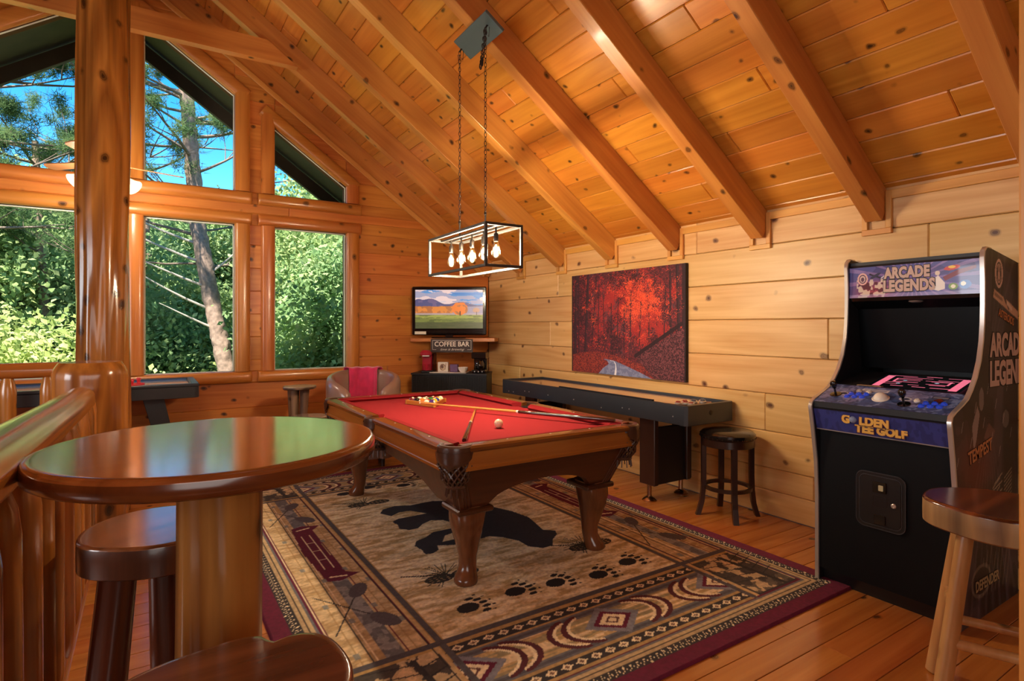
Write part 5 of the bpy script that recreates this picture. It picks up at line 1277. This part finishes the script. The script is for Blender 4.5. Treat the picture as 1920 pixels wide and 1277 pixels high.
MB().box((0,.03,.13),(.12,.10,.25),.02).build('body',M_REDP,e); MB().box((-.01,-.04,.225),(.14,.14,.085),.03).build('brew_head',M_REDP,e); MB().box((0,-.03,.012),(.13,.17,.024),.008).build('drip_tray',M_BLACK,e)
MB().box((.085,.03,.12),(.05,.11,.22),.012).build('water_tank',glassm('smoky tank',(.5,.42,.42),.3),e); MB().box((-.01,-.113,.20),(.08,.006,.012)).build('chrome_band',M_CHROME,e,smooth=False); MB().lathe([(.034,.026),(.038,.10),(.034,.10),(.031,.03)],18,c=(0,-.04,0)).build('mug',M_REDP,e)
e=empty('coffee_maker',oncab(.345,.15),rz=A3,label='black drip coffee maker with glass carafe at right end of the cabinet',cat='coffee maker')
MB().box((0,.06,.12),(.16,.07,.24),.012).build('back_column',M_GLOSSB,e,smooth=False); MB().box((0,0,.02),(.17,.20,.04),.012).build('hot_plate_base',M_GLOSSB,e,smooth=False); MB().prism([(-.085,-.09),(.085,-.09),(.09,.095),(-.09,.095)],.17,.245,.008).build('filter_housing',M_GLOSSB,e,smooth=False)
MB().lathe([(.05,.042),(.062,.07),(.060,.11),(.042,.145),(.040,.15)],22,c=(0,-.03,0)).build('carafe',glassm('dark carafe glass',(.25,.22,.2),.5),e); MB().tube([(0,-.09,.14),(0,-.125,.12),(0,-.125,.07),(0,-.09,.06)],.007,8).build('handle',M_BLACK,e)
mb=MB()
for k in(-1,0,1): mb.lathe([(.007,0),(.007,.006)],10,mat=Matrix.Translation((k*.045,-.10,.02))@Matrix.Rotation(PI/2,4,'X'))
mb.build('knob',M_CHROME,e)
tag(MB().box((0,0,.004),(.44,.20,.008),.002).build('tray',M_WHITE,loc=oncab(-.02,.13),rot=(0,0,A3),smooth=False),'long thin white tray along the middle of the black cabinet','tray')
e=empty('keepsake_box',oncab(-.10,.15,.858),rz=A3,label='small square cream box with a brown swirl picture on the white tray',cat='box')
MB().box((0,0,.058),(.125,.05,.115),.003).build('box',M_WHITE,e,smooth=False)
r=Ras(.105,.095,52,48,'e0d2bc'); r.ell(.05,.045,.035,.04,'8a6a50'); r.ell(.055,.04,.025,.03,'c9b090'); r.ell(.045,.05,.016,.02,'6a4a38'); r.line(.08,.02,.09,.09,.008,'9a8068')
ras_mesh('picture',r,(-.052,-.0255,.010),(1,0,0),(0,0,1),vcol('printed swirl',.5),e)
tag(MB().prism([(-.045,-.03),(.045,-.03),(.05,.03),(-.05,.03)],0,.09,.004).build('candle_box',mat('purple speckled wrap','6d4a72',.5,noise=.5,nscale=60),loc=oncab(.035,.14,.858),rot=(0,0,A3),smooth=False),'small purple patterned packet between the cream box and the bowl','packet')
bw=MB(); n=36; vs=[];fs=[]; pr=[(.028,0),(.034,.004),(.052,.030),(.058,.060),(.055,.060),(.048,.032),(.030,.010),(.001,.008)]
for rr_,z in pr:
    for k in range(n): q=2*PI*k/n; f=1+.035*math.cos(12*q)*(z>.02); vs.append((rr_*f*math.cos(q),rr_*f*math.sin(q),z))
for j in range(len(pr)-1):
    for k in range(n): fs.append((j*n+k,j*n+(k+1)%n,(j+1)*n+(k+1)%n,(j+1)*n+k))
fs.append(tuple(range(n))[::-1])
tag(bw.add(vs,fs).build('bowl',M_WHITE,loc=oncab(.15,.10,.858)),'small fluted cream bowl on the tray beside the black coffee maker','bowl')

# ------------------------------------------------------------------ tub chair with towel
M_TAN=mat('taupe leather','8a6a5c',.28,coat=.35,bump=.1,nscale=70)
ch=empty('tub_chair',(1.86,5.72,0),rz=math.radians(-15),label='taupe leather tub chair behind the pool table with a pink towel over it',cat='chair')
def tubshell(ro,ri,zt_fn,zb_,a0,a1,n=40):
    vs=[];fs=[]; 
    for i in range(n+1):
        a=math.radians(a0+(a1-a0)*i/n); zt_=zt_fn(i/n); m_=8
        sec=[(ro-.01,zb_),(ro,zb_+.1),(ro+.005,zt_-.06),(ro-.01,zt_-.015),((ro+ri)/2,zt_),(ri+.01,zt_-.015),(ri,zt_-.06),(ri+.01,zb_)]
        for r_,z in sec: vs.append((r_*math.cos(a),r_*math.sin(a),z))
    for i in range(n):
        for j in range(m_): fs.append((i*m_+j,i*m_+(j+1)%m_,(i+1)*m_+(j+1)%m_,(i+1)*m_+j))
    fs+=[tuple(range(m_)),tuple(n*m_+j for j in range(m_))[::-1]]; return MB().add(vs,fs)
tubshell(.365,.285,lambda t:.76+.185*math.sin(PI*t)**.6,.10,-62,242).build('shell',M_TAN,ch,ang=60)
MB().lathe([(.05,.44),(.25,.44),(.28,.47),(.28,.52),(.25,.555),(.001,.57)],32).build('seat',M_TAN,ch)
MB().lathe([(.30,.10),(.31,.16),(.30,.44),(.1,.44),(.1,.10)],32).build('base',M_TAN,ch)
for k in range(4): q=PI/4+k*PI/2; MB().lathe([(.018,.0),(.024,.11)],10,c=(.25*math.cos(q),.25*math.sin(q),0)).build('leg',W_ESP,ch)
# towel: drapes over the back, following the shell
vs=[];fs=[]; nu,nv=26,30; c0,c1=88,122
for j in range(nv+1):
    t=j/nv
    for i in range(nu+1):
        a=math.radians(56+64*i/nu); s_=t*1.0
        if s_<.5: z=.59+(.955-.59)*(s_/.5); r_=.272-.004*math.sin(s_*6)
        elif s_<.62: q=(s_-.5)/.12*PI; z=.955+.012*math.sin(q); r_=.325-.053*math.cos(q)
        else: z=.955-.30*(s_-.62)/.38; r_=.383
        w_n=mnoise.noise(Vector((i*.22,j*.12,3)))*.012+.006*math.sin(i*.9+j*.1); r_+=w_n*(-1 if s_<.5 else 1)
        vs.append((r_*math.cos(a),r_*math.sin(a),z+.004*math.sin(i*.8)))
for j in range(nv):
    for i in range(nu): fs.append((j*(nu+1)+i,j*(nu+1)+i+1,(j+1)*(nu+1)+i+1,(j+1)*(nu+1)+i))
tw=MB().add(vs,fs).build('towel',mat('pink velour towel','c41650',.75,noise=.35,nscale=14,sheen=.5),loc=(1.86,5.72,0),rot=(0,0,math.radians(-15)),recalc=False)
md=tw.modifiers.new('thick','SOLIDIFY'); md.thickness=.008; md.offset=1
tag(tw,'bright pink towel hung over the back of the taupe tub chair','towel')

# ------------------------------------------------------------------ driftwood side table, air hockey table
st=empty('driftwood_table',(1.30,6.05,0),label='two-tier driftwood side table under the right window',cat='side table')
slab('top_slab',slab_outline(.165,12,.10),.765,.795,W_STUMPT,W_STUMP,st)
log_mesh(MB(),(-.05,.0,.42),(-.05,.02,.77),.042,.05,90,22,24,.18,.1).build('trunk',W_STUMP,st,ang=70); log_mesh(MB(),(.03,-.01,.42),(.05,.0,.77),.036,.045,91,22,24,.18,.1).build('trunk',W_STUMP,st,ang=70)
log_mesh(MB(),(0,0,0),(0,0,.5),.11,.075,92,26,30,.15,.12).build('stump',W_STUMP,st,ang=70)
ls_=slab('lower_slab',slab_outline(.165,14,.12),.50,.54,W_STUMPT,W_STUMP,st); ls_.location=(.02,-.38,0)
log_mesh(MB(),(.02,-.38,0),(.02,-.38,.5),.07,.06,93,22,24,.15,.12).build('trunk',W_STUMP,st,ang=70)
ah=empty('air_hockey_table',(-.70,6.2,0),label='dark blue air hockey table under the windows behind the log railing',cat='game table')
M_AHB=mat('dark slate laminate','30343a',.35,coat=.2); M_AHT=mat('pale ice surface','a9b4bc',.12,coat=.6); 
hx,hy=1.09,.40
MB().prism(rrect(2*hx,2*hy,.05),.765,.865,.004).build('apron',M_AHB,ah,ang=30)
MB().prism(rrect(2*hx-.10,2*hy-.10,.05),.86,.870,.001).build('playing_surface',M_AHT,ah,ang=30)
for (x,y,dx,dy) in ((0,-hy+.03,2*hx,.06),(0,hy-.03,2*hx,.06),(-hx+.03,0,.06,2*hy-.12),(hx-.03,0,.06,2*hy-.12)): MB().box((x,y,.878),(dx,dy,.026),.006).build('rim',M_AHB,ah,smooth=False)
for x,y,dx,dy in ((0,-hy+.065,2*hx-.14,.008),(0,hy-.065,2*hx-.14,.008)): MB().box((x,y,.876),(dx,dy,.012)).build('blue_inner_rail',mat('blue rail strip','24406e',.3),ah,smooth=False)
for sx in(-1,1):
    for sy in(-1,1):
        MB().prism([(sx*.66,.77),(sx*.82,.77),(sx*.98,.0),(sx*.86,.0)],-.03,.03,.004,mat=Matrix.Translation((0,sy*.27,0))@XZ).build('leg',M_AHB,ah,smooth=False)
M_MAL=mat('red plastic striker','d02a34',.3)
for (x,y,lab) in ((.63,.0,'right'),(.58,-.12,'nearer')):
    e=empty('air_hockey_striker',(-.70+x,6.2+y,.870),label='red air hockey striker, %s one of two on the table end'%('the farther' if y==0 else 'the nearer'),cat='striker')
    MB().lathe([(.046,0),(.048,.006),(.046,.014),(.03,.016)],24).build('base',M_MAL,e); MB().lathe([(.014,.014),(.014,.038),(.019,.046),(.016,.06),(.001,.064)],18).build('knob',M_MAL,e)

# ------------------------------------------------------------------ outdoors
def leafmat(name,c1,c2,c3,scale=1.2):
    m=bpy.data.materials.new(name); m.use_nodes=True; t=m.node_tree; t.nodes.clear(); N=t.nodes.new; L=t.links.new
    o=N('ShaderNodeOutputMaterial'); tc=N('ShaderNodeTexCoord'); n=N('ShaderNodeTexNoise'); n.inputs['Scale'].default_value=scale; n.inputs['Detail'].default_value=6; n.inputs['Roughness'].default_value=.75; L(tc.outputs['Object'],n.inputs['Vector'])
    cr=N('ShaderNodeValToRGB'); e=cr.color_ramp.elements; e[0].position=.34; e[0].color=(*lin(c1),1); e[1].position=.66; e[1].color=(*lin(c3),1); q=e.new(.5); q.color=(*lin(c2),1); L(n.outputs[0],cr.inputs[0])
    d=N('ShaderNodeBsdfDiffuse'); tr=N('ShaderNodeBsdfTranslucent'); L(cr.outputs[0],d.inputs[0]); L(cr.outputs[0],tr.inputs[0]); mx=N('ShaderNodeMixShader'); mx.inputs[0].default_value=.5; L(d.outputs[0],mx.inputs[1]); L(tr.outputs[0],mx.inputs[2]); L(mx.outputs[0],o.inputs[0]); return m
LEAF=[leafmat('green foliage','6c8854','93a86c','bcc68e'),leafmat('yellow green foliage','87a058','adbb70','d2d69a'),leafmat('deep green foliage','688a5e','8fac74','b6c694')]
NEED=leafmat('pine needles','3f5a3a','587048','7a8a58',3)
def leafcloud(seed,n,rx,rz,size,clumps):
    R=np.random.default_rng(seed)
    c=R.normal(size=(clumps,3)); c/=np.linalg.norm(c,axis=1)[:,None]; c*=(R.random((clumps,1))**.45); c*=np.array([rx,rx,rz])
    k=R.integers(0,clumps,n); p=c[k]+R.normal(size=(n,3))*np.array([.34,.34,.22])
    nr=R.normal(size=(n,3))*.8+np.array([-.2,-.5,.7]); nr/=np.linalg.norm(nr,axis=1)[:,None]
    a=np.cross(nr,R.normal(size=(n,3))); a/=np.linalg.norm(a,axis=1)[:,None]; b=np.cross(nr,a); s_=size*(.6+.8*R.random((n,1)))
    V=np.stack([p-a*s_*.55,p+b*s_*.36+nr*s_*.1,p+a*s_*.6,p-b*s_*.36+nr*s_*.1],1).reshape(-1,3); F=np.arange(4*n).reshape(n,4); return V,F
clouds=[leafcloud(1,30000,2.3,2.6,.105,190),leafcloud(2,30000,2.5,2.2,.10,180),leafcloud(3,30000,2.0,3.0,.115,180)]
proto=[]
for i in range(3):
    for j in range(3): proto.append(None)
cm={}
def leafy(x,y,z,k,mi,s_,label,rz):
    key=(k,mi)
    e=empty('leafy_tree',(x,y,-5.5),label=label,cat='tree',group='leafy trees beyond the windows')
    if key not in cm:
        o=quick_mesh('foliage',*clouds[k],LEAF[mi],e,kind='stuff'); cm[key]=o.data
    else: o=bpy.data.objects.new('foliage',cm[key]); COL.objects.link(o); o.parent=e; o['kind']='stuff'
    o.location=(0,0,z+5.5); o.scale=(s_,)*3; o.rotation_euler=(0,0,rz)
    MB().tube([(0,0,0),(.1,0,(z+5.5)*.5),(0,.1,z+5.5)],[.16*s_,.12*s_,.06*s_],8).build('trunk',W_TRK,e)
W_TRK=mat('grey bark','6a5a4c',.9,noise=.3,nscale=8)
TL={0:'bushy mid green leafy tree',1:'bright yellow green leafy tree',2:'deep green leafy tree'}
rnd=random.Random(8)
spots=[(-2.6,13.5,-.6,0,1,1.0),(-1.1,14.5,-1.6,1,0,1.0),(-3.2,17,1.6,2,0,1.1),(-1.0,18,1.2,0,2,1.1),(.6,16.5,-2.4,1,1,1.1),(1.0,19,-.2,2,0,1.1),(2.6,17.5,-.6,0,1,1.0),(2.2,13.2,-1.8,1,0,.9),
 (2.9,10.6,.9,2,2,.72),(3.5,11.6,2.6,0,0,.75),(3.1,10.2,-1.3,1,1,.8),(4.6,13.5,2.2,2,0,.9),(4.4,12.5,-1.5,0,2,.9),(-4.2,15,-.5,1,0,1.1),(-2.4,21,3.0,0,0,1.3),(.2,22,2.6,1,2,1.3),(2.6,23,2.6,2,0,1.3),(5.6,21,3.4,0,1,1.3),(-5.4,22,2.8,1,2,1.3),(7.6,19,2.4,1,0,1.3),
 (-1.8,16,-3.4,0,2,1.2),(1.6,15,-4.0,2,2,1.1),(4.0,16,-3.2,1,0,1.2),(-3.8,19,-2.0,2,1,1.2),(.4,20,-3.4,0,0,1.3),(3.4,20,-2.4,1,2,1.3),(6.2,17,-1.2,0,0,1.2),(-6.5,18,0,1,0,1.2)]
pos=['to the left of the tall post','straight behind the tall post','behind the pine trunk','in the middle window','in the right hand window','beyond the right window']
usedl=set()
for i,(x,y,z,k,mi,s_) in enumerate(spots):
    ang=x/y; pi_=0 if ang<-.12 else 1 if ang<-.0 else 3 if ang<.1 else 4 if ang<.28 else 5
    where={0:'seen through the left windows',1:'seen beside the tall post',3:'seen through the middle window',4:'seen through the right window',5:'at the right window edge'}[pi_]
    far='near' if y<14 else 'mid-distance' if y<19 else 'distant'
    lb='%s %s, crown %s, %s'%(far,TL[mi],'high up' if z>1 else 'at eye level' if z>-1.5 else 'low down',where)
    while lb in usedl: lb=lb.replace('leafy tree','rounder leafy tree') if 'rounder' not in lb else lb+' frame'
    usedl.add(lb); leafy(x,y,z,k,mi,s_,lb,rnd.uniform(0,6))
# pines: trunk with bark, limbs, dead limbs, needle tufts
def branch(mb,tb_,p,d,L,r,rr,depth,tufts):
    pts=[Vector(p)]; n=6; dd=Vector(d).normalized(); sag=rr.uniform(-.02,.10)
    for i in range(n): dd=(dd+Vector((rr.uniform(-.14,.14),rr.uniform(-.14,.14),sag*.6+rr.uniform(-.10,.12)))).normalized(); pts.append(pts[-1]+dd*L/n)
    mb.tube(pts,[r*(1-.85*i/n) for i in range(n+1)],5 if depth else 7,cap=False)
    if depth<2:
        for k in range(5 if depth==0 else 3):
            i=rr.randint(2,n); q=(pts[i]-pts[i-1]).normalized()+Vector((rr.uniform(-.9,.9),rr.uniform(-.9,.9),rr.uniform(-.3,.7)))
            branch(mb,tb_,pts[i],q,L*rr.uniform(.25,.5),r*.4,rr,depth+1,tufts)
    if tufts and depth>0 and rr.random()<tufts: tb_.append(pts[-1]); tb_.append(pts[-2])
def pine(label,path,r0,r1,nb,seed,zmin,tufts,blen=2.4,dead=None,bias=None):
    base=Vector(path[0]); e=empty('pine_tree',tuple(base),label=label,cat='tree',group=None)
    P=[Vector(p)-base for p in path]; rr=random.Random(seed)
    # bark: dense displaced tube
    vs=[];fs=[]; seg=220; n=22
    def at(t):
        k=min(int(t*(len(P)-1)),len(P)-2); f=t*(len(P)-1)-k; return P[k].lerp(P[k+1],f)
    for j in range(seg+1):
        t=j/seg; c=at(t); r_=r0+(r1-r0)*t
        for i in range(n):
            q=2*PI*i/n; v=Vector((math.cos(q)*2.6,math.sin(q)*2.6,c.z*2.6+seed)); f=1+.16*(abs(mnoise.noise(v*1.7))*2-.4)+.10*mnoise.noise(v*4)
            vs.append((c.x+r_*f*math.cos(q),c.y+r_*f*math.sin(q),c.z))
    for j in range(seg):
        for i in range(n): fs.append((j*n+i,j*n+(i+1)%n,(j+1)*n+(i+1)%n,(j+1)*n+i))
    quick_mesh('trunk',vs,fs,W_BARKO,e)
    mb=MB(); tf=[]
    for k in range(nb):
        t=rr.uniform(0,1); c=at(t)
        if c.z+base.z<zmin: t=1-t*.5; c=at(t)
        if c.z+base.z<zmin: continue
        a=rr.uniform(0,2*PI) if not bias else rr.choice(bias)+rr.uniform(-.6,.6)
        branch(mb,tf,c,(math.cos(a),math.sin(a),rr.uniform(-.05,.45)),blen*rr.uniform(.6,1.2)*(1.1-.4*t),.035*rr.uniform(.7,1.3),rr,0,tufts)
    mb.build('limbs',W_TRK,e,recalc=False,ang=90)
    if dead:
        mb=MB()
        for (z,a,L,up_) in dead:
            t=(z-base.z)/(path[-1][2]-base.z); c=at(t); pts=[c]
            d=Vector((math.cos(a),math.sin(a),up_)).normalized()
            for i in range(7): d=(d+Vector((0,0,.03))+Vector((rr.uniform(-.05,.05),0,rr.uniform(-.05,.05)))).normalized(); pts.append(pts[-1]+d*L/7)
            mb.tube(pts,[.03*(1-.11*i) for i in range(8)],6)
        mb.build('dead_limbs',mat('bleached limb','a3988a',.8),e,recalc=False)
    if tf:
        R=np.random.default_rng(seed); T=np.array([tuple(p) for p in tf]); k=np.repeat(np.arange(len(T)),90); n_=len(k); d=R.normal(size=(n_,3))+np.array([0,0,.3]); d/=np.linalg.norm(d,axis=1)[:,None]
        o_=T[k]+R.normal(size=(n_,3))*.07; s_=np.cross(d,R.normal(size=(n_,3))); s_/=np.linalg.norm(s_,axis=1)[:,None]; V=np.stack([o_-s_*.006,o_+s_*.006,o_+d*(.13+.08*R.random((n_,1)))],1).reshape(-1,3)
        quick_mesh('needles',V,np.arange(3*n_).reshape(-1,3),NEED,e,kind='stuff')
    return e
pine('tall pine with flaky bark and bleached dead limbs framed in the middle windows',[(2.1,13.0,-5.5),(1.72,13.2,-1.5),(1.40,13.35,.47),(1.12,13.5,2.0),(.90,13.67,3.45),(.78,13.75,5.0),(.67,13.8,6.5),(.45,13.9,9)],.19,.12,34,4,2.4,.28,2.9,
     dead=[(1.0,PI+.25,1.9,.35),(.35,PI+.2,2.0,.38),(1.75,PI+.1,2.3,.30),(2.3,PI+.15,2.6,.2),(-.2,PI+.2,1.2,.4),(1.4,0,1.0,.8),(2.9,PI,2.6,.18)],bias=(PI,PI*.9,0,.2,PI*1.2))
pine('second slimmer pine trunk behind the first one, near the right frame of the middle windows',[(2.9,16.6,-5.5),(2.55,16.6,2),(2.42,16.6,5),(2.3,16.6,8),(2.2,16.6,11)],.18,.13,18,9,5.0,.3,2.2)
pine('dark pine trunk standing in the foliage left of the tall post',[(-2.25,16.3,-5.5),(-2.0,16.3,-1),(-1.95,16.3,2),(-2.1,16.3,5.5)],.15,.06,10,14,3.0,.8,2.0)
pine('high open pine with long drooping limbs filling the upper left window',[(-3.6,14.2,-5.5),(-3.4,14.2,2),(-3.3,14.2,6),(-3.2,14.2,10)],.17,.08,46,21,3.2,.45,3.4,bias=(0,.3,-.3,.1))
pine('far pine whose bare limbs cross the blue sky behind the tall post',[(.1,18.5,-5.5),(.0,18.5,3),(-.2,18.4,8),(-.3,18.4,11)],.12,.05,30,27,4.6,.35,3.0)
# wooded slope behind
nx_,ny_=90,60; gx,gy=np.meshgrid(np.linspace(-45,60,nx_),np.linspace(10,110,ny_)); gz=-6+np.clip((gy-24),0,80)*.30+1.6*np.sin(gx*.31+gy*.2)*np.clip((gy-20)/20,0,1)+RNG.random(gx.shape)*1.6*np.clip((gy-20)/14,0,1)
idx=np.arange(nx_*ny_).reshape(ny_,nx_); F=np.stack([idx[:-1,:-1],idx[:-1,1:],idx[1:,1:],idx[1:,:-1]],-1).reshape(-1,4)
hill=quick_mesh('hillside',np.stack([gx,gy,gz],-1).reshape(-1,3),F,leafmat('wooded slope','4a6a3c','6d8a50','93a66a',.8)); hill['kind']='structure'
